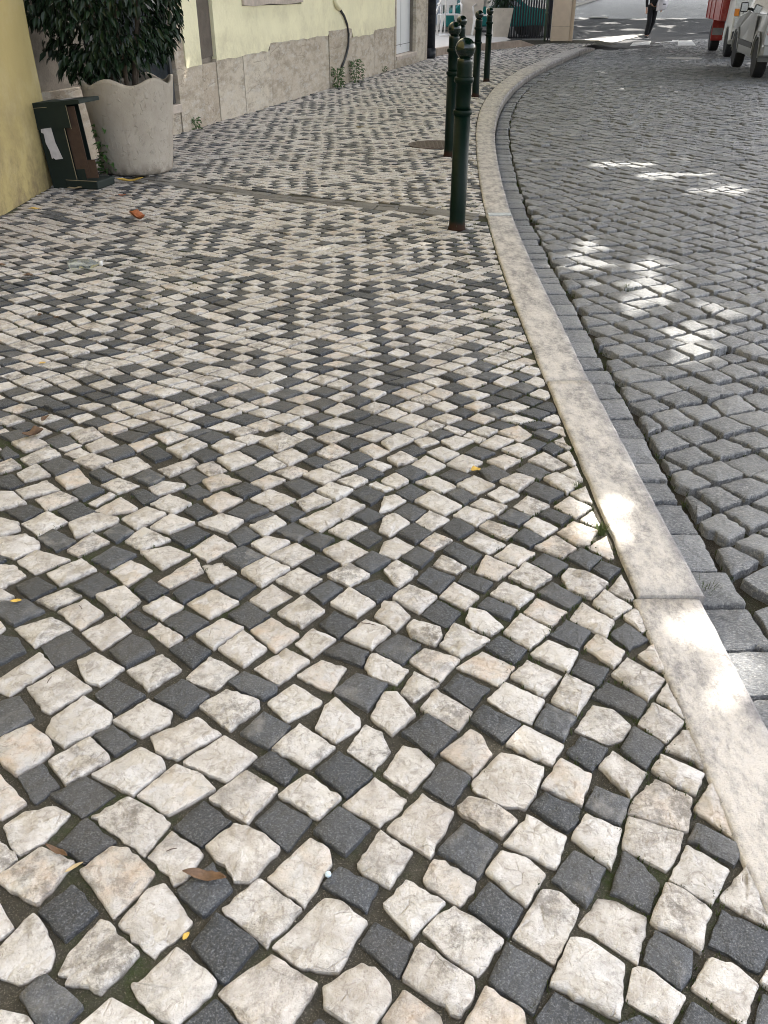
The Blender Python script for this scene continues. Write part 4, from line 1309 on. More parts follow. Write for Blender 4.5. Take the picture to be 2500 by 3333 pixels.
strip('far_setts', lambda y: -30, lambda y: 40, lambda x, y: gz(y)-.012, [44.3, 48, 54, 60, 80, 110], M['gran'])
P = [at_far(*p) for p in ((1700, 38), (1860, 24), (1962, -6), (1962, -60), (1500, -60), (1500, 38))]
mb = MB().add([(p.x, p.y, p.z+.10) for p in P]+[(p.x, p.y, p.z-.05) for p in P], [tuple(range(6))]+[(i, (i+1) % 6, 6+(i+1) % 6, 6+i) for i in range(6)])
o = mb.obj('far_pavement', M['sunpave']); o['kind'] = 'structure'
0 and quad_px('painted_line', [(2385,252),(2440,262),(2478,285),(2520,298),(2520,290),(2465,270),(2420,247)], .030, M['yleaf'])

# ---------------------------------------------------------------- terrace behind the corner
TZ = .17
tp = [Vector((.95, 24.2)), Vector((1.23, 24.6)), Vector((1.80, 26.0)), Vector((3.04, 27.4)), Vector((3.75, 28.9)), Vector((3.9, 33.5)), Vector((-6, 33.5)), Vector((-6, 24.2))]
ter = empty('terrace', label='raised cobbled terrace with stone edging behind the black downpipe', cat='terrace')
ter['kind'] = 'structure'; del ter['category']
mb = MB().add([(p.x, p.y, TZ-.004) for p in tp], [tuple(range(len(tp)))]); mb.obj('terrace_floor', M['sunpave'], ter)
for a, b, za, zb in ((tp[0], tp[1], TZ, TZ), (tp[1], tp[2], TZ, TZ), (tp[2], tp[3], TZ, TZ), (tp[3], Vector((3.9, 28.6)), TZ, TZ), (Vector((3.9, 28.6)), Vector((4.45, 29.5)), TZ, .01)):
    n = Vector((b.y-a.y, a.x-b.x)).normalized()*.12
    q = [a+n, b+n, b, a]; q = [Vector(x) for x in q]
    mb = MB().add([(q[0].x, q[0].y, za), (q[1].x, q[1].y, zb), (q[2].x, q[2].y, zb), (q[3].x, q[3].y, za)]+[(p.x, p.y, -.05) for p in q], [(0,1,2,3),(4,7,6,5),(0,4,5,1),(1,5,6,2),(2,6,7,3),(3,7,4,0)])
    mb.obj('edging_stone', M['terr'], ter, bevel=.008)
# pale building behind
pb = empty('pale_building', label='pale building front with dark glazing bars behind the terrace railing', cat='building')
MB().box(-5, 3.3, 36.2, 42, 0, 8).obj('wall', M['pale'], pb)
for x in (-.2, 1.15, 2.45, 3.1):
    w = MB().box(x, x+.95, 36.12, 36.19, .35, 3).obj('window', M['glaze'], pb)
    for xx in (x-.04, x+.93): MB().box(xx, xx+.06, 36.05, 36.2, .2, 3.05).obj('frame', M['rail'], w)
# railings
def railing(p0, p1, h, step, label, base=.0, top=True, r_=.011):
    d = p1-p0; L = d.length; e = empty('railing', (p0.x, p0.y, base), atan2(d.y, d.x), label, 'railing')
    MB().box(0, L, -.02, .02, .06, .10).obj('bottom_rail', M['rail'], e)
    if top: MB().box(0, L, -.02, .02, h-.12, h-.08).obj('top_rail', M['rail'], e)
    n = int(L/step); bar = MB().box(-r_, r_, -r_, r_, .05, h).obj('bar', M['rail'], e, loc=(step*.5, 0, 0))
    for i in range(1, n):
        o = bar.copy(); COL.objects.link(o); o.parent = e; o.location = (step*(i+.5), 0, 0)
    for x in (0, L): MB().box(x-.035, x+.035, -.035, .035, 0, h+.1).obj('post', M['rail'], e)
    return e
railing(Vector((.9, 33.3)), Vector((3.95, 33.0)), 1.15, .42, 'open iron railing at the back of the terrace behind the white chairs', TZ, r_=.022)
railing(Vector((4.02, 32.7)), Vector((6.05, 33.4)), 1.9, .095, 'tall dark vertical-bar iron fence beside the cream pillar', .0, r_=.020)
pn = empty('gate_panel', (5.72, 32.6, 0), 0, 'solid navy panel fixed between the iron fence and the cream pillar', 'panel')
MB().box(-.32, .02, -.03, .03, .75, 2.2).obj('board', M['navy'], pn, bevel=.01); MB().box(-.05, .0, -.02, .02, 0, .75).obj('leg', M['rail'], pn); MB().box(-.30, -.26, -.02, .02, 0, .75).obj('leg', M['rail'], pn)
pg = at(1772, 135); e = empty('thin_post', (pg.x, pg.y, 0), 0, 'thin green metal post in front of the iron fence', 'post')
MB().tube([(0,0,0),(0,0,2.6)], .038, 12).obj('pole', M['dgreen'], e, True); MB().tube([(0,0,.78),(0,0,.84)], .052, 12).obj('clamp', M['dgreen'], e, True)
pi_ = empty('pillar', (5.75, 32.1, 0), radians(-8), 'square cream rendered gate pillar at the street corner', 'pillar')
MB().box(-.30, .28, -.26, .5, 0, 2.4).obj('shaft', M['pillar'], pi_, bevel=.01)
MB().box(.286, .40, -.20, .5, 0, 2.4).obj('side_pilaster', M['pillar'], pi_, bevel=.008)
MB().box(-.305, .285, -.265, -.262, .42, .428).obj('joint_line', M['terr'], pi_)
MB().box(-.36, .46, -.32, .56, 2.4, 2.5).obj('cap', M['pillar'], pi_, bevel=.01)

# white plastic chairs
def chair(loc, rz, label, sc=1.0):
    e = empty('plastic_chair', loc, rz, label, 'chair', 'white plastic terrace chairs'); e.scale = (sc,)*3
    MB().box(-.23,.23,-.22,.22,.42,.45).obj('seat', M['white'], e, bevel=.012)
    for sx in (-1, 1):
        for sy in (-1, 1):
            v = []
            for z, w, o_ in ((0, .022, .05), (.30, .03, .01), (.43, .055, 0)):
                cx, cy = sx*(.205+o_), sy*(.195+o_)
                v += [(cx-w, cy-w*.6, z), (cx+w, cy-w*.6, z), (cx+w, cy+w*.6, z), (cx-w, cy+w*.6, z)]
            f = [(k*4+i, k*4+(i+1) % 4, k*4+4+(i+1) % 4, k*4+4+i) for k in range(2) for i in range(4)] + [(0,3,2,1),(8,9,10,11)]
            MB().add(v, f).obj('leg', M['white'], e)
        MB().tube([(sx*.24,-.2,.45),(sx*.26,-.2,.62),(sx*.26,.0,.66),(sx*.25,.2,.64)], .022, 8).obj('armrest', M['white'], e, True)
    MB().box(-.22,.22,.20,.225,.62,.84).obj('backrest', M['white'], e, bevel=.01)
    for x in (-.15, 0, .15): MB().box(x-.03, x+.03, .205, .22, .45, .62).obj('back_slat', M['white'], e)
    return e
chair((2.1, 31.9, TZ), radians(8), 'white plastic chair on the terrace next to the black downpipe', 1.35)
chair((3.25, 31.9, TZ), radians(-20), 'white plastic chair on the terrace seen between the bollard balls', 1.3)
e = empty('folded_parasol', (1.93, 31.4, TZ), 0, 'white folded parasol pole leaning on the terrace by the downpipe', 'parasol')
MB().tube([(0,0,0),(.02,0,2.4)], .026, 10).obj('pole', M['white'], e, True); MB().tube([(.02,-.03,1.35),(-.30,-.06,.62)], .024, 8).obj('strut', M['white'], e, True)
MB().tube([(-.21,-.05,.82),(-.30,-.06,.62)], .034, 8).obj('sleeve', M['white'], e, True); MB().lathe([(.17,0),(.17,.04),(.05,.07)], 20).obj('foot', M['white'], e)
def pot_sq(loc, rz, w0, w1, h, label, mat, name='square_planter'):
    e = empty(name, loc, rz, label, 'planter')
    v = [(-w0,-w0,0),(w0,-w0,0),(w0,w0,0),(-w0,w0,0),(-w1,-w1,h),(w1,-w1,h),(w1,w1,h),(-w1,w1,h),(-w1+.03,-w1+.03,h),(w1-.03,-w1+.03,h),(w1-.03,w1-.03,h),(-w1+.03,w1-.03,h),(-w1+.03,-w1+.03,h-.08),(w1-.03,-w1+.03,h-.08),(w1-.03,w1-.03,h-.08),(-w1+.03,w1-.03,h-.08)]
    MB().add(v, [(3,2,1,0)]+[(k+i, k+(i+1) % 4, k+4+(i+1) % 4, k+4+i) for k in (0, 4, 8) for i in range(4)]+[(12,13,14,15)]).obj('pot', mat, e)
    return e
pot_sq((3.62, 31.2, 0), .2, .22, .34, .95, 'tall pale tapered planter with a bright shrub beside the iron fence', M['potw'])
pot_sq((2.85, 32.4, TZ), 0, .26, .42, 1.5, 'large pale planter behind the white chairs on the terrace', M['potw'])
r = random.Random(77); LS = leaf_mesh('leaf', .13, .05, M['leaf_light'])
e = empty('shrub', (3.62, 31.2, .9), 0, 'leafy green shrub growing in the tall pale tapered planter', 'plant')
MB().tube([(0,0,0),(.03,0,.5)], .02, 6).obj('stem', M['bark'], e)
mb = MB(); lv2 = [v.co.copy() for v in LS.vertices]
for _ in range(420):
    d = Vector((r.gauss(0,1), r.gauss(0,1), r.gauss(0,1))).normalized()*r.uniform(.3, 1)
    p = Vector((d.x*.42+.06, d.y*.35, .30+d.z*.38)); dr = (d+Vector((0,0,-.3))).normalized(); y_ = Vector((r.gauss(0,.3), r.gauss(0,.3), 1)).cross(dr).normalized()
    Mx = Matrix.Translation(p) @ Matrix((dr, y_, dr.cross(y_))).transposed().to_4x4(); mb.add([Mx@v for v in lv2], lf)
o = mb.obj('foliage', M['leaf'], e, True, recalc=False); o['kind'] = 'stuff'

# ---------------------------------------------------------------- vehicles
def wheel(parent, x, y, R, W, side):
    """axle along y; side = +1 when the outer face looks to +y"""
    T = Matrix.Translation((x, y, R))
    pr = [(R*.62,-W/2),(R*.93,-W/2),(R,-W/2+.03),(R,W/2-.03),(R*.93,W/2),(R*.62,W/2)]
    t = MB().lathe(pr, 32, T, 'y').obj('wheel', M['tyre'], parent, False)
    yo = side*(W/2-.035)
    MB().lathe([(R*.62, yo-.03), (R*.60, yo), (R*.16, yo-side*.02)], 28, T, 'y').obj('rim', M['rim'], t)
    hb = MB()
    for k in range(5):
        a = 2*pi*k/5; Mx = T @ Matrix.Rotation(a, 4, 'Y'); hb.box(R*.1, R*.6, yo+side*.0-.012, yo+side*.012+.012, -.03, .03, Mx)
    hb.obj('spoke', M['rim'], t)
def body(name, prof, width, parent, mat, tumble, bevel=.03, zt=None):
    """prof: closed side outline (x, z); width narrows above zt"""
    def hw(z): return width/2 - (max(0, z-zt)*tumble if zt else 0)
    n = len(prof); V = [(x, hw(z), z) for x, z in prof]+[(x, -hw(z), z) for x, z in prof]
    F = [tuple(range(n)), tuple(range(2*n-1, n-1, -1))]+[(i, n+i, n+(i+1) % n, (i+1) % n) for i in range(n)]
    return MB().add(V, F).obj(name, mat, parent, bevel=bevel)
def side_panel(name, pts, width, parent, mat, tumble, zt, proud=.006, side=1, th=.01):
    def hw(z): return width/2 - max(0, z-zt)*tumble + proud
    k = len(pts); V = [(x, side*hw(z), z) for x, z in pts]+[(x, side*(hw(z)-th), z) for x, z in pts]
    return MB().add(V, [tuple(range(k))]+[(i, (i+1) % k, k+(i+1) % k, k+i) for i in range(k)]).obj(name, mat, parent)
def arc(cx, R, n=9): return [(cx+R*cos(pi-pi*k/n), .30+R*sin(pi-pi*k/n)*1.0) for k in range(n+1)]
# silver off-roader, seen from its rear left corner
pr_, pf_ = at(2460, 253, -.1), at(2395, 218, -.1); dv = (pf_-pr_).normalized(); hd = atan2(dv.y, dv.x)
def car_root(name, pr_, hd, half, label, cat, group=None):
    nrm = Vector((sin(hd), -cos(hd), 0)); o = pr_ + nrm*half
    return empty(name, (o.x, o.y, -.1), hd, label, cat, group)
su = car_root('parked_car', pr_, hd, .72, 'silver off-road car parked at the right edge, seen from its rear left', 'car', 'vehicles parked on the right')
WB = (pf_-pr_).length
P = [(-.72,.42),(-.78,.62),(-.76,1.0),(-.62,1.75),(-.45,1.80),(1.35,1.80),(2.05,1.12),(3.0,1.02),(3.35,.85),(3.40,.45),(WB+.44,.40)]+arc(WB, .42)[::-1]+[(WB-.44,.34),(.44,.34)]+arc(0, .42)[::-1]+[(-.44,.40)]
body('body', P, 1.66, su, M['silver'], .17, .035, 1.05)
for sd in (1, -1):
    for x in (0, WB): wheel(su, x, sd*.72, .35, .21, sd)
    side_panel('side_window', [(-.50,1.12),(1.25,1.12),(1.62,1.14),(1.18,1.68),(-.42,1.70)], 1.66, su, M['darkglass'], .17, 1.05, .008, sd)
    side_panel('door_moulding', [(.50,.50),(WB-.50,.50),(WB-.50,.60),(.50,.60)], 1.66, su, M['plast'], .17, 1.05, .025, sd, .03)
    side_panel('door', [(.52,.40),(1.30,.40),(1.42,1.08),(.52,1.08)], 1.66, su, M['silver'], .17, 1.05, .010, sd)
    side_panel('wheel_arch', [(-.47,.38),(-.40,.66),(-.2,.82),(.2,.82),(.40,.66),(.47,.38),(.42,.38),(.34,.62),(.16,.76),(-.16,.76),(-.34,.62),(-.42,.38)], 1.66, su, M['silver'], .17, 1.05, .02, sd, .02)
    side_panel('wheel_arch', [(WB-.47,.38),(WB-.40,.66),(WB-.2,.82),(WB+.2,.82),(WB+.40,.66),(WB+.47,.38),(WB+.42,.38),(WB+.34,.62),(WB+.16,.76),(WB-.16,.76),(WB-.34,.62),(WB-.42,.38)], 1.66, su, M['silver'], .17, 1.05, .02, sd, .02)
    m = MB().box(1.66, 1.74, sd*.95-.08, sd*.95+.08, 1.12, 1.30).obj('mirror', M['plast'], su, bevel=.03)
    MB().box(1.652, 1.657, sd*.95-.06, sd*.95+.06, 1.14, 1.28).obj('mirror_glass', M['chrome'], m); MB().box(1.68, 1.73, sd*.80-.08, sd*.80+.10, 1.15, 1.20).obj('mirror_arm', M['plast'], m)
    MB().box(-.80, -.70, sd*.70-.09, sd*.70+.09, .78, .96).obj('tail_light', M['redl'], su, bevel=.01)
MB().box(-.86, -.70, -.84, .84, .42, .62).obj('rear_bumper', M['silver'], su, bevel=.03)
MB().box(-.775, -.755, -.55, .66, .98, 1.20).obj('tailgate_panel', M['plast'], su); MB().box(-.74, -.60, -.58, .58, 1.22, 1.62, Matrix.Rotation(0, 4, 'Y')).obj('rear_window', M['darkglass'], su, bevel=.02)
MB().box(-.868, -.862, -.25, .25, .46, .57).obj('number_plate', M['paper'], su)

# small truck: white cab facing us, red box body behind it
c0, c1 = at(2355, 185, -.1), at(2316, 165, -.1); dv = (c0-c1).normalized(); hd2 = atan2(dv.y, dv.x)     # forward = towards the camera
tr = empty('box_truck', (0, 0, -.1), hd2, 'small truck with a white cab and red cargo box parked facing the camera', 'truck', 'vehicles parked on the right')
nn = Vector((-sin(hd2), cos(hd2), 0))                     # its +y side; the street side seen by the camera is -y
tr.location = c1 + nn*.80; tr.location.z = -.1
WB2 = (c0-c1).length
Pc = [(WB2-.75,.42),(WB2-.75,2.1),(WB2+.15,2.15),(WB2+.55,1.35),(WB2+.72,1.15),(WB2+.78,.42),(WB2+.46,.38)]+[(WB2+.42*cos(pi*k/8), .30+.42*sin(pi*k/8)) for k in range(9)]+[(WB2-.46,.38)]
body('cab', Pc, 1.66, tr, M['vanw'], .10, .03, 1.2)
MB().box(WB2-.80, -1.5, -.95, .95, .80, 2.6).obj('cargo_box', M['red'], tr, bevel=.02)
for x in (-1.4, -.6, .4, WB2-1.0): MB().box(x-.03, x+.03, -.97, -.951, .8, 2.6).obj('box_rib', M['red'], tr)
MB().box(WB2-.80, -1.4, -.35, .35, .45, .80).obj('chassis', M['plast'], tr)
for sd in (1, -1):
    wheel(tr, 0, sd*.78, .36, .24, sd); wheel(tr, WB2, sd*.72, .34, .20, sd)
    MB().box(.38, .44, sd*.78-.16, sd*.78+.16, .28, .80).obj('mudguard', M['red'], tr, bevel=.008)
    MB().box(.445, .452, sd*.78-.14, sd*.78+.14, .42, .60).obj('mud_flap', M['rim'], tr)
    MB().box(WB2+.70, WB2+.805, sd*.62-.17, sd*.62+.15, .70, .92).obj('headlight', M['lamp'], tr, bevel=.01)
    MB().box(WB2+.66, WB2+.79, sd*.77-.055, sd*.77+.055, .96, 1.12).obj('indicator', M['amber'], tr, bevel=.008)
    side_panel('side_window', [(WB2-.6,1.3),(WB2+.42,1.3),(WB2+.12,1.98),(WB2-.6,1.98)], 1.66, tr, M['darkglass'], .10, 1.2, .008, sd)
MB().box(WB2+.68, WB2+.795, -.70, .70, .95, 1.10).obj('grille', M['vanw'], tr, bevel=.01)
gr = MB()
for k in range(16): y_ = -.62+k*.083; gr.box(WB2+.795, WB2+.801, y_-.006, y_+.006, .96, 1.09)
gr.obj('grille_slot', M['plast'], tr)
MB().box(WB2+.66, WB2+.84, -.80, .80, .44, .62).obj('front_bumper', M['plast'], tr, bevel=.02)
MB().box(WB2+.842, WB2+.848, -.24, .24, .47, .58).obj('number_plate', M['paper'], tr)
MB().add([(WB2+.585,-.62,1.37),(WB2+.585,.62,1.37),(WB2+.22,.55,2.08),(WB2+.22,-.55,2.08)], [(0,1,2,3)]).obj('windscreen', M['darkglass'], tr)

# teal car glimpsed through the bars
tc = empty('parked_car', (4.1, 36.4, -.05), radians(8), 'teal car parked behind the dark iron fence', 'car')
P = [(-2.0,.35),(-2.05,.75),(-1.7,.95),(-1.2,1.42),(.3,1.45),(1.0,.98),(1.9,.85),(2.0,.35)]
body('body', P, 1.6, tc, M['teal'], .2, .05, .95)
for sd in (1, -1):
    for x in (-1.25, 1.25): wheel(tc, x, sd*.70, .30, .19, sd)
    side_panel('side_window', [(-1.35,.98),(.72,.98),(.22,1.36),(-1.12,1.36)], 1.6, tc, M['glaze'], .2, .95, .008, sd)

# ---------------------------------------------------------------- person crossing the street
pp = at_far(2112, 126)
pe = empty('person', (pp.x, pp.y, -.1), radians(12), 'person in black clothes carrying a white bag, walking over the far crossing', 'person'); pe.scale = (1.08,)*3
def skin_obj(name, verts, edges, radii, mat, parent, root=0, sub=2):
    me = bpy.data.meshes.new(name); me.from_pydata(verts, edges, []); me.materials.append(mat); o = link(name, me, parent)
    m = o.modifiers.new('skin', 'SKIN'); m.use_smooth_shade = True; sv = me.skin_vertices[0].data
    for i, r_ in enumerate(radii): sv[i].radius = r_ if isinstance(r_, tuple) else (r_, r_)
    sv[root].use_root = True; s_ = o.modifiers.new('sub', 'SUBSURF'); s_.levels = s_.render_levels = sub; return o
LEG = dict(lh=(-.09,0,.92), lk=(-.10,-.06,.50), la=(-.12,.03,.09), rh=(.09,0,.92), rk=(.08,.04,.50), ra=(.03,.20,.10))
V = [(0,0,.97),(0,0,1.15),(0,.01,1.32),(0,.01,1.46),(0,-.01,1.56),(0,-.03,1.66),(0,-.03,1.76),
     (-.17,.01,1.42),(-.24,.02,1.15),(-.26,-.06,.90),(-.265,-.08,.82),(.17,.01,1.42),(.24,.0,1.15),(.22,-.14,.95),(.22,-.16,.87),
     LEG['lh'],LEG['lk'],LEG['la'],(-.12,-.08,.03),LEG['rh'],LEG['rk'],LEG['ra'],(.03,.10,.03)]
E_ = [(0,1),(1,2),(2,3),(3,4),(4,5),(5,6),(3,7),(7,8),(8,9),(9,10),(3,11),(11,12),(12,13),(13,14),(0,15),(15,16),(16,17),(17,18),(0,19),(19,20),(20,21),(21,22)]
R_ = [(.14,.10),(.12,.09),(.15,.10),(.09,.07),.05,(.075,.09),(.06,.075),.05,.038,.028,.030,.05,.038,.028,.030,.08,.052,.036,.030,.08,.052,.036,.030]
for s_, hx, hy, hz in ((-1, -.265, -.08, .82), (1, .22, -.16, .87)):
    h0 = 10 if s_ < 0 else 14
    for k in range(4):
        b = len(V); V += [(hx+s_*.004, hy-.028+k*.018, hz-.055), (hx-s_*.004, hy-.030+k*.018, hz-.095+abs(k-1.5)*.008)]; E_ += [(h0, b), (b, b+1)]; R_ += [.0095, .008]
    b = len(V); V += [(hx-s_*.012, hy-.045, hz-.02), (hx-s_*.016, hy-.055, hz-.05)]; E_ += [(h0, b), (b, b+1)]; R_ += [.011, .009]
skin_obj('body', V, E_, R_, M['skin'], pe)
V = [(0,0,1.04),LEG['lh'],LEG['lk'],LEG['la'],LEG['rh'],LEG['rk'],LEG['ra']]
skin_obj('trousers', V, [(0,1),(1,2),(2,3),(0,4),(4,5),(5,6)], [(.155,.115),.105,.082,.072,.105,.082,.072], M['cloth'], pe)
skin_obj('jacket', [(0,0,.90),(0,0,1.15),(0,.01,1.33),(0,.01,1.45),(0,0,1.52),(-.18,.01,1.41),(-.245,.02,1.15),(-.262,-.06,.91),(.18,.01,1.41),(.245,0,1.15),(.222,-.14,.96)],
    [(0,1),(1,2),(2,3),(3,4),(3,5),(5,6),(6,7),(3,8),(8,9),(9,10)], [(.165,.125),(.145,.11),(.17,.115),(.10,.08),.062,.062,.052,.042,.062,.052,.042], M['cloth'], pe)
for a, b_, h in ((( -.12,.06,.055), (-.12,-.15,.045), 0), ((.03,.25,.065), (.03,.05,.04), 0)):
    s_ = skin_obj('shoe', [a, tuple((Vector(a)+Vector(b_))/2), b_], [(0,1),(1,2)], [(.045,.05),(.045,.042),(.042,.028)], M['shoe'], pe)
    MB().box(a[0]-.045, a[0]+.045, b_[1]-.03, a[1]+.04, -.005, .025).obj('sole', M['sole'], s_, bevel=.01)
hb_ = skin_obj('hair', [(0,.03,1.63),(0,.0,1.72),(0,-.03,1.80)], [(0,1),(1,2)], [(.06,.06),(.085,.09),(.07,.08)], M['hair'], pe)
fc = MB()
for x in (-.028, .028): fc.box(x-.012, x+.012, -.125, -.117, 1.695, 1.705)
fc.obj('eye', M['hair'], pe); MB().add([(-.012,-.115,1.68),(.012,-.115,1.68),(0,-.14,1.655),(0,-.112,1.70)], [(0,2,3),(2,1,3),(0,1,2)]).obj('nose', M['skin'], pe); MB().box(-.022,.022,-.116,-.110,1.625,1.631).obj('mouth', M['redl'], pe)
bg_ = empty('tote_bag', (pp.x, pp.y, -.1), radians(12), 'white tote bag hanging from the arm of the walking person', 'bag'); bg_.scale = (1.08,)*3
v = [(.04,-.24,.82),(.34,-.22,.86),(.36,-.12,.86),(.04,-.14,.82),(.12,-.24,1.30),(.44,-.20,1.30),(.44,-.14,1.30),(.12,-.17,1.30),(.05,-.27,1.02),(.38,-.25,1.02),(.40,-.10,1.02),(.05,-.11,1.02)]
MB().add(v, [(0,3,2,1),(0,1,9,8),(1,2,10,9),(2,3,11,10),(3,0,8,11),(8,9,5,4),(9,10,6,5),(10,11,7,6),(11,8,4,7),(4,5,6,7)]).obj('sack', M['bag'], bg_, True)
MB().tube([(.22,-.07,1.28),(.21,-.02,1.42),(.26,0,1.48),(.38,-.03,1.28)], .012, 6).obj('strap', M['bag'], bg_, True)
MB().box(.20,.30,-.268,-.262,1.0,1.03, None).obj('print', M['navy'], bg_)

# ---------------------------------------------------------------- weeds at the wall, kerb
def weed(loc, n, R, h, label, mat=None, seed=0, ln=.04, wd=.022):
    r = random.Random(seed); e = empty('weed', loc, 0, label, 'weed'); lm = leaf_mesh('leaf', ln, wd, mat or M['leaf_light'])
    sb = MB()
    for k in range(max(3, n//12)):
        a = r.uniform(0, 6.28); sb.tube([(0, 0, 0), (cos(a)*R*.4, sin(a)*R*.4, h*.6), (cos(a)*R*.8, sin(a)*R*.8, h)], .0018, 4)
    sb.obj('stem', M['leaf_light'], e)
    vv = [v.co.copy() for v in lm.vertices]; mb = MB()
    for k in range(n):
        a = r.uniform(0, 6.28); z = r.random(); q = Vector((cos(a)*R*r.random()**.6, sin(a)*R*r.random()**.6, h*z))
        dr = Vector((cos(a), sin(a), r.uniform(-.3, .8))).normalized(); y_ = Vector((r.gauss(0,.3), r.gauss(0,.3), 1)).cross(dr).normalized(); s_ = r.uniform(.6, 1.2)
        mb.add([Matrix.Translation(q) @ Matrix((dr, y_, dr.cross(y_))).transposed().to_4x4() @ (v*s_) for v in vv], lf)
    o = mb.obj('foliage', mat or M['leaf_light'], e, True, recalc=False); o['kind'] = 'stuff'
q = fpt(5.95, 0, .10); weed(q, 130, .11, .30, 'bushy green weed at the plinth just left of the drain hose', seed=1, ln=.055, wd=.034, mat=M['leaf_light'])
q = fpt(6.95, 0, .12); weed(q, 170, .14, .36, 'bushy green weed at the plinth just right of the drain hose', seed=2, ln=.055, wd=.034)
q = fpt(.62, 0, .04); weed(q, 60, .06, .12, 'small green weed at the foot of the plinth right of the planter', seed=3, ln=.035)
q = fpt(9.2, 0, .04); weed(q, 30, .06, .10, 'tiny weed at the plinth foot left of the white door', seed=4, ln=.04)
weed(Vector((-2.42, 8.12, 0)), 110, .10, .40, 'light green weed in the gap between carton and planter', seed=6, ln=.06, wd=.035, mat=M['leaf_light'])
def grass_tuft(loc, n, R, h, label, seed):
    r = random.Random(seed); mb = MB()
    for k in range(n):
        a = r.uniform(0, 6.28); b_ = Vector((cos(a), sin(a), 0))*R*r.random(); t = Vector((-sin(a), cos(a), 0))*.0014; l = h*r.uniform(.5, 1); ln_ = Vector((cos(a), sin(a), 0))*l*r.uniform(.1, .8)
        mb.add([b_-t, b_+t, b_+ln_*.4+Vector((0,0,l*.6))+t*.7, b_+ln_*.4+Vector((0,0,l*.6))-t*.7, b_+ln_+Vector((0,0,l))], [(0,1,2,3),(3,2,4)])
    o = mb.obj('grass_tuft', M['moss'], None, recalc=False, loc=loc); tag(o, label, 'grass')
grass_tuft(at(1955, 1737, -.008), 90, .022, .035, 'bright green grass tuft against the kerb in the sunny patch', 1)
grass_tuft(at(1480, 748, -.006), 40, .06, .09, 'thin grass at the rusty foot of the front bollard', 2)
grass_tuft(at(2040, 1330-380, -.12), 60, .05, .05, 'grass tuft in the gutter joint near the light blotches', 3)
grass_tuft(at(2290, 1945, -.12), 70, .05, .05, 'grass tuft between kerb and gutter setts beside the nearest kerb joint', 4)
grass_tuft(at(1880, 1595, -.008), 40, .012, .03, 'single thin grass blades left of the kerb near the yellow leaf', 5)

# ---------------------------------------------------------------- fallen leaves and litter
def litter_leaf(px, py, ln, wd, rz, mat, label, curl=.3, seed=0, z=.004):
    r = random.Random(seed); n = 10; V = []; F = []
    for i in range(n+1):
        t = i/n; w = wd*(sin(pi*min(1, t*.96+.02))**.75)*(1+r.uniform(-.1, .1)); x = (t-.5)*ln; cz = curl*ln*(abs(t-.5)*1.2)**2 + .002
        for k in (-1, -.5, 0, .5, 1): V.append((x, w/2*k + .06*ln*sin(t*3), z + cz + abs(k)**1.5*w*curl*.8*(1+.5*sin(t*7+seed)) + r.uniform(0, .001)))
    for i in range(n):
        for k in range(4): a = i*5+k; F.append((a, a+1, a+6, a+5))
    me = mesh('fallen_leaf', V, F, mat, True); p = at(px, py); o = link('fallen_leaf', me, None, (p.x, p.y, 0)); o.rotation_euler = (0, 0, rz)
    s_ = o.modifiers.new('thick', 'SOLIDIFY'); s_.thickness = .0006; tag(o, label, 'leaf')
litter_leaf(668, 2868, .084, .022, radians(-10), M['dryleaf'], 'thick dark brown rolled leaf lying on a dark sett at lower left', .45, 1, .003)
litter_leaf(188, 2785, .056, .012, radians(-28), M['dryleaf'], 'curled purple-brown leaf on the edge of a pale sett, far lower left', .5, 2)
litter_leaf(243, 2833, .036, .008, radians(38), M['tanleaf'], 'narrow tan leaf wedged in a joint at lower left', .2, 3)
litter_leaf(606, 3046, .016, .010, radians(60), M['yleaf'], 'tiny ochre leaf scrap in the joint near the bottom edge', .2, 4, -.004)
litter_leaf(1548, 1537, .036, .030, radians(20), M['yleaf'], 'bright yellow heart-shaped leaf on the pavement left of the kerb', .25, 5, .005)
litter_leaf(449, 718, .16, .07, radians(-35), M['redleaf'], 'large russet curled leaf in front of the planter', .7, 6, .006)
litter_leaf(425, 596, .22, .06, radians(14), M['yleaf'], 'long yellow leaf lying at the foot of the planter', .35, 7, .01)
litter_leaf(245, 618, .12, .05, radians(5), M['tanleaf'], 'tan leaf lying in front of the dark green carton', .25, 8, .006)
litter_leaf(112, 1425, .075, .040, radians(30), M['dryleaf'], 'crumpled dead leaf with stalk on a pale sett at the left edge', .6, 9, .006)
litter_leaf(150, 1375, .05, .02, radians(75), M['dryleaf'], 'withered stalky leaf just above the crumpled one at left', .5, 10, .008)
litter_leaf(92, 902, .06, .035, radians(5), M['dryleaf'], 'dark red leaf between setts near the left edge', .3, 11, .004)
litter_leaf(8, 867, .05, .03, radians(5), M['dryleaf'], 'brown leaf at the very left edge of the pavement', .3, 12, .004)
litter_leaf(140, 1187, .030, .022, radians(35), M['yleaf'], 'small amber leaf scrap on the left by a loose sett', .2, 13, .004)
litter_leaf(54, 1964, .030, .014, radians(8), M['yleaf'], 'small yellow leaf on a dark sett at the left edge', .15, 14, .005)
litter_leaf(184, 1040, .03, .022, radians(0), M['dryleaf'], 'dark dry leaf scrap on a pale sett at upper left', .4, 15, .005)
litter_leaf(130, 1032, .03, .018, radians(40), M['dryleaf'], 'small black leaf scrap left of its neighbour on a pale sett', .5, 16, .005)
litter_leaf(510, 1150, .04, .016, radians(5), M['dryleaf'], 'brown leaf shred on a pale sett in the middle left', .3, 17, .005)
litter_leaf(114, 684, .10, .04, radians(8), M['yleaf'], 'yellow leaf on the setts beside the ochre wall', .2, 18, .005)
litter_leaf(1172, 418, .10, .05, radians(20), M['tanleaf'], 'pale brown leaf far out on the pavement left of the bollards', .3, 19, .005)
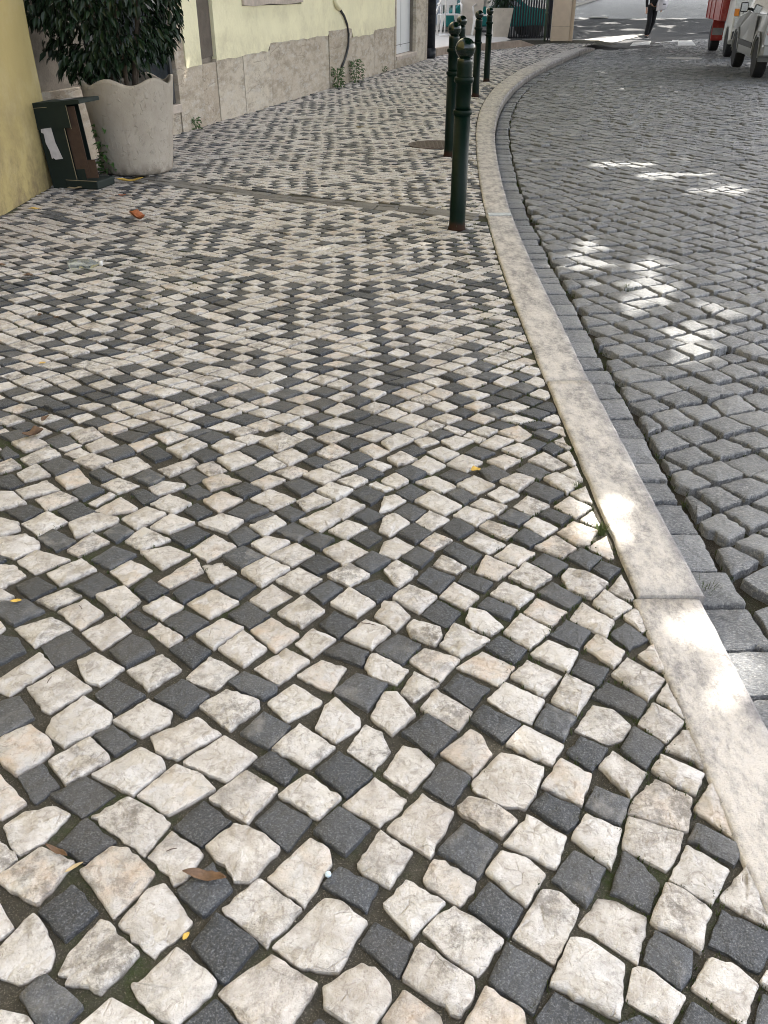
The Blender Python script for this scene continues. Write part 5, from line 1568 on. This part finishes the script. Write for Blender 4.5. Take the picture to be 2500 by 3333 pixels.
litter_leaf(398, 640, .06, .03, radians(8), M['redleaf'], 'small dark red leaf in front of the concrete planter', .3, 20, .005)
for i, (px, py, l, a) in enumerate(((162,2217,.022,80),(1200,2035,.04,-15),(263,1980,.02,-50),(560,2770,.02,20))):
    p = at(px, py); v = Vector((cos(radians(a)), sin(radians(a)), 0))*l/2; o = MB().tube([p-v+Vector((0,0,.004)), p+Vector((0,0,.006)), p+v+Vector((0,0,.004))], .0009, 5).obj('twig', M['twig'])
    tag(o, ['short dark stalk on a pale sett at the left edge', 'thin dark twig on a pale sett near the middle', 'tiny stalk on a pale sett at left', 'fine twig between setts at lower left'][i], 'twig')
# loose chips and grit in the joints
r = random.Random(15); mb = MB(); k = 0
while k < 900:
    s = r.choice(PSTONES)
    if s['c'].y > 3.2: continue
    i = r.randrange(len(s['p'])); a, b = s['p'][i-1], s['p'][i]; q = a+(b-a)*r.random(); d = q-s['c']; q = q+d.normalized()*r.uniform(.002, .010)
    R0 = r.choice((.0008, .001, .0014, .002, .003)) ; o = Vector((q.x, q.y, -.0125)); an = [r.uniform(.7, 1.3)*R0 for _ in range(5)]
    V = [o+Vector((cos(2*pi*j/5)*an[j], sin(2*pi*j/5)*an[j], 0)) for j in range(5)]+[o+Vector((r.gauss(0, R0*.2), r.gauss(0, R0*.2), R0*r.uniform(.8, 1.5)))]
    mb.add(V, [(j, (j+1) % 5, 5) for j in range(5)]); k += 1
o = mb.obj('grit', M['chip'], recalc=False); tag(o, 'pale grit and crumbs of stone lying in the pavement joints', 'grit', kind='stuff')
o = MB().lathe([(.0035, 0), (.006, .002), (.006, .006), (.003, .009)], 8).obj('pale_blue_chip', M['blue'], None, loc=at(1068, 2850, -.002)); tag(o, 'pale blue plastic chip beside a dark sett near the bottom', 'litter')
# clear bottle lying on its side
bo = empty('clear_bottle', at(226, 876)+Vector((0, 0, .03)), radians(4), 'clear empty plastic bottle lying on the setts near the left edge', 'bottle')
MB().lathe([(.004,0),(.024,.002),(.028,.01),(.027,.05),(.029,.055),(.027,.06),(.027,.11),(.029,.115),(.026,.135),(.012,.165),(.012,.180)], 24, None, 'x').obj('shell', M['bottle'], bo, True)
MB().lathe([(.0145,.178),(.0145,.195),(.012,.197)], 16, None, 'x').obj('cap', M['white'], bo, True)

# ---------------------------------------------------------------- street trees on the right: unseen crowns shade the street, leaf gaps carved to place the sun flecks
trunks = [(10.8, 5.0), (12.0, 13.5), (13.2, 22.5), (14.5, 31.5), (16.5, 40.5), (7.2, -2.5), (19, 50), (22, 60)]
LIT = [(1915,835,75,62,1),(2128,862,46,24,1),(2110,965,95,55,.9),(2235,1095,85,42,1),(2285,1150,75,38,1),(2375,997,70,26,1),(2050,535,90,7,.9),(2190,570,90,7,1),(2340,622,90,8,.9),
       (1880,1640,95,70,.85),(1915,1720,95,85,.9),(2010,1560,90,70,.5),(2170,2050,90,90,.9),(2290,2230,100,120,.9),(2390,2420,90,150,.8),(2440,2130,90,80,.8),(2330,2000,60,30,.6),
      
       (2010,128,110,13,1),(1930,136,60,9,1),(2060,95,60,6,.95),(1990,74,50,5,.95),(2110,62,70,4,.9),(1900,60,30,8,.9),(1930,100,40,5,.9),(2200,60,60,4,.9),(2160,85,40,5,.9),(2250,45,50,3,.8),(1890,85,25,4,.8),(2180,98,30,4,.8),(2235,70,28,3,.9),(1838,60,22,90,1)]
crowns = [MB() for _ in trunks]; r = random.Random(99)
def lit(px, py):
    for cx, cy, rx, ry, w in LIT:
        k1, k2 = (rx*1.25+12, ry*1.25+6) if cy > 300 else (rx*.85, ry*.8)
        d = ((px-cx)/k1)**2 + ((py-cy)/k2)**2
        if d < 1 and (w >= .85 or r.random() < w**.3): return True
    return False
NL = 78000; made = 0
cells = []
for iy in range(-3, 168):
    for ix in range(-24, 85):
        for k in range((5 if iy < 24 else 4) if ix < 6 else 3): cells.append((ix*.2+r.uniform(0, .2), iy*.2+r.uniform(0, .2)))
for iy in range(84, 170):
    for ix in range(-14, 70):
        for k in range(4): cells.append((ix*.4+r.uniform(0, .4), iy*.4+r.uniform(0, .4)))
NL = 1500; r.shuffle(cells)
while made < NL:
    strat = bool(cells)
    if strat: gx, gy = cells.pop()
    else: gx, gy = r.uniform(-5, 26), r.uniform(-.6, 64)
    if gx > 1.7 + max(0, gy)*.40 or gx < max(-4.0, min(-.5, -3.7+.267*(gy-10.5))): continue
    h = r.uniform(4.6, 8.6); z0 = gz(gy)
    P = Vector((gx, gy, z0)) + SUN*((h)/SUN.z)
    d = min(range(len(trunks)), key=lambda i: (P.x-trunks[i][0])**2+(P.y-trunks[i][1])**2)
    if 33 < gy < 44 and r.random() < .22: continue
    a = proj((gx, gy, z0)); kx = SUN.x/SUN.z*.1; ky = SUN.y/SUN.z*.1
    if gy < 28 and gx+kx < xat(KR, gy+ky): a = proj((gx+kx, gy+ky, 0))
    if a[2] > .3 and lit(a[0], a[1]): continue
    pass
    n_ = Vector((r.gauss(0, 1), r.gauss(0, 1), r.gauss(0, 1)+.8)).normalized(); u_ = n_.orthogonal().normalized(); v_ = n_.cross(u_); A_ = r.uniform(0, 6.28)
    e1 = u_*cos(A_)+v_*sin(A_); e2 = n_.cross(e1); s1, s2 = r.uniform(.18, .32)*(1.7 if gy > 33.6 else 1), r.uniform(.12, .22)*(1.7 if gy > 33.6 else 1)
    crowns[d].add([P-e1*s1, P-e2*s2, P+e1*s1*.9, P+e2*s2], [(0, 1, 2, 3)]); made += 0 if strat else 1
tl = ['broad street tree nearest the camera, trunk on the right-hand pavement', 'broad street tree beside the parked silver car', 'broad street tree beside the small truck', 'broad street tree at the far crossing', 'broad street tree beyond the crossing', 'street tree standing behind the photographer on the right', 'street tree on the rising road beyond the crossing', 'farthest street tree up the rising road']
for i, ((tx, ty), cr) in enumerate(zip(trunks, crowns)):
    e = empty('street_tree', (tx, ty, gz(ty)), 0, tl[i], 'tree', 'street trees on the right')
    tb = MB().tube([(0,0,-.1),(.05,0,1.2),(-.05,.1,2.8),(0,.1,4.2)], [.26,.2,.17,.14], 12)
    for k in range(7):
        a = 2*pi*k/7 + i; tb.tube([(0,.1,3.4+.1*k), (cos(a)*1.6, sin(a)*1.6, 5.2), (cos(a)*3.4, sin(a)*3.4, 6.6+.2*(k % 3))], [.11,.07,.03], 7)
    tb.obj('trunk', M['bark'], e, True)
    if cr.v:
        cr.v = [(v[0]-tx, v[1]-ty, v[2]-gz(ty)) for v in cr.v]; o = cr.obj('crown', M['foliage'], e, recalc=False); o['kind'] = 'stuff'
for m_ in list(bpy.data.meshes):
    if m_.users == 0: bpy.data.meshes.remove(m_)
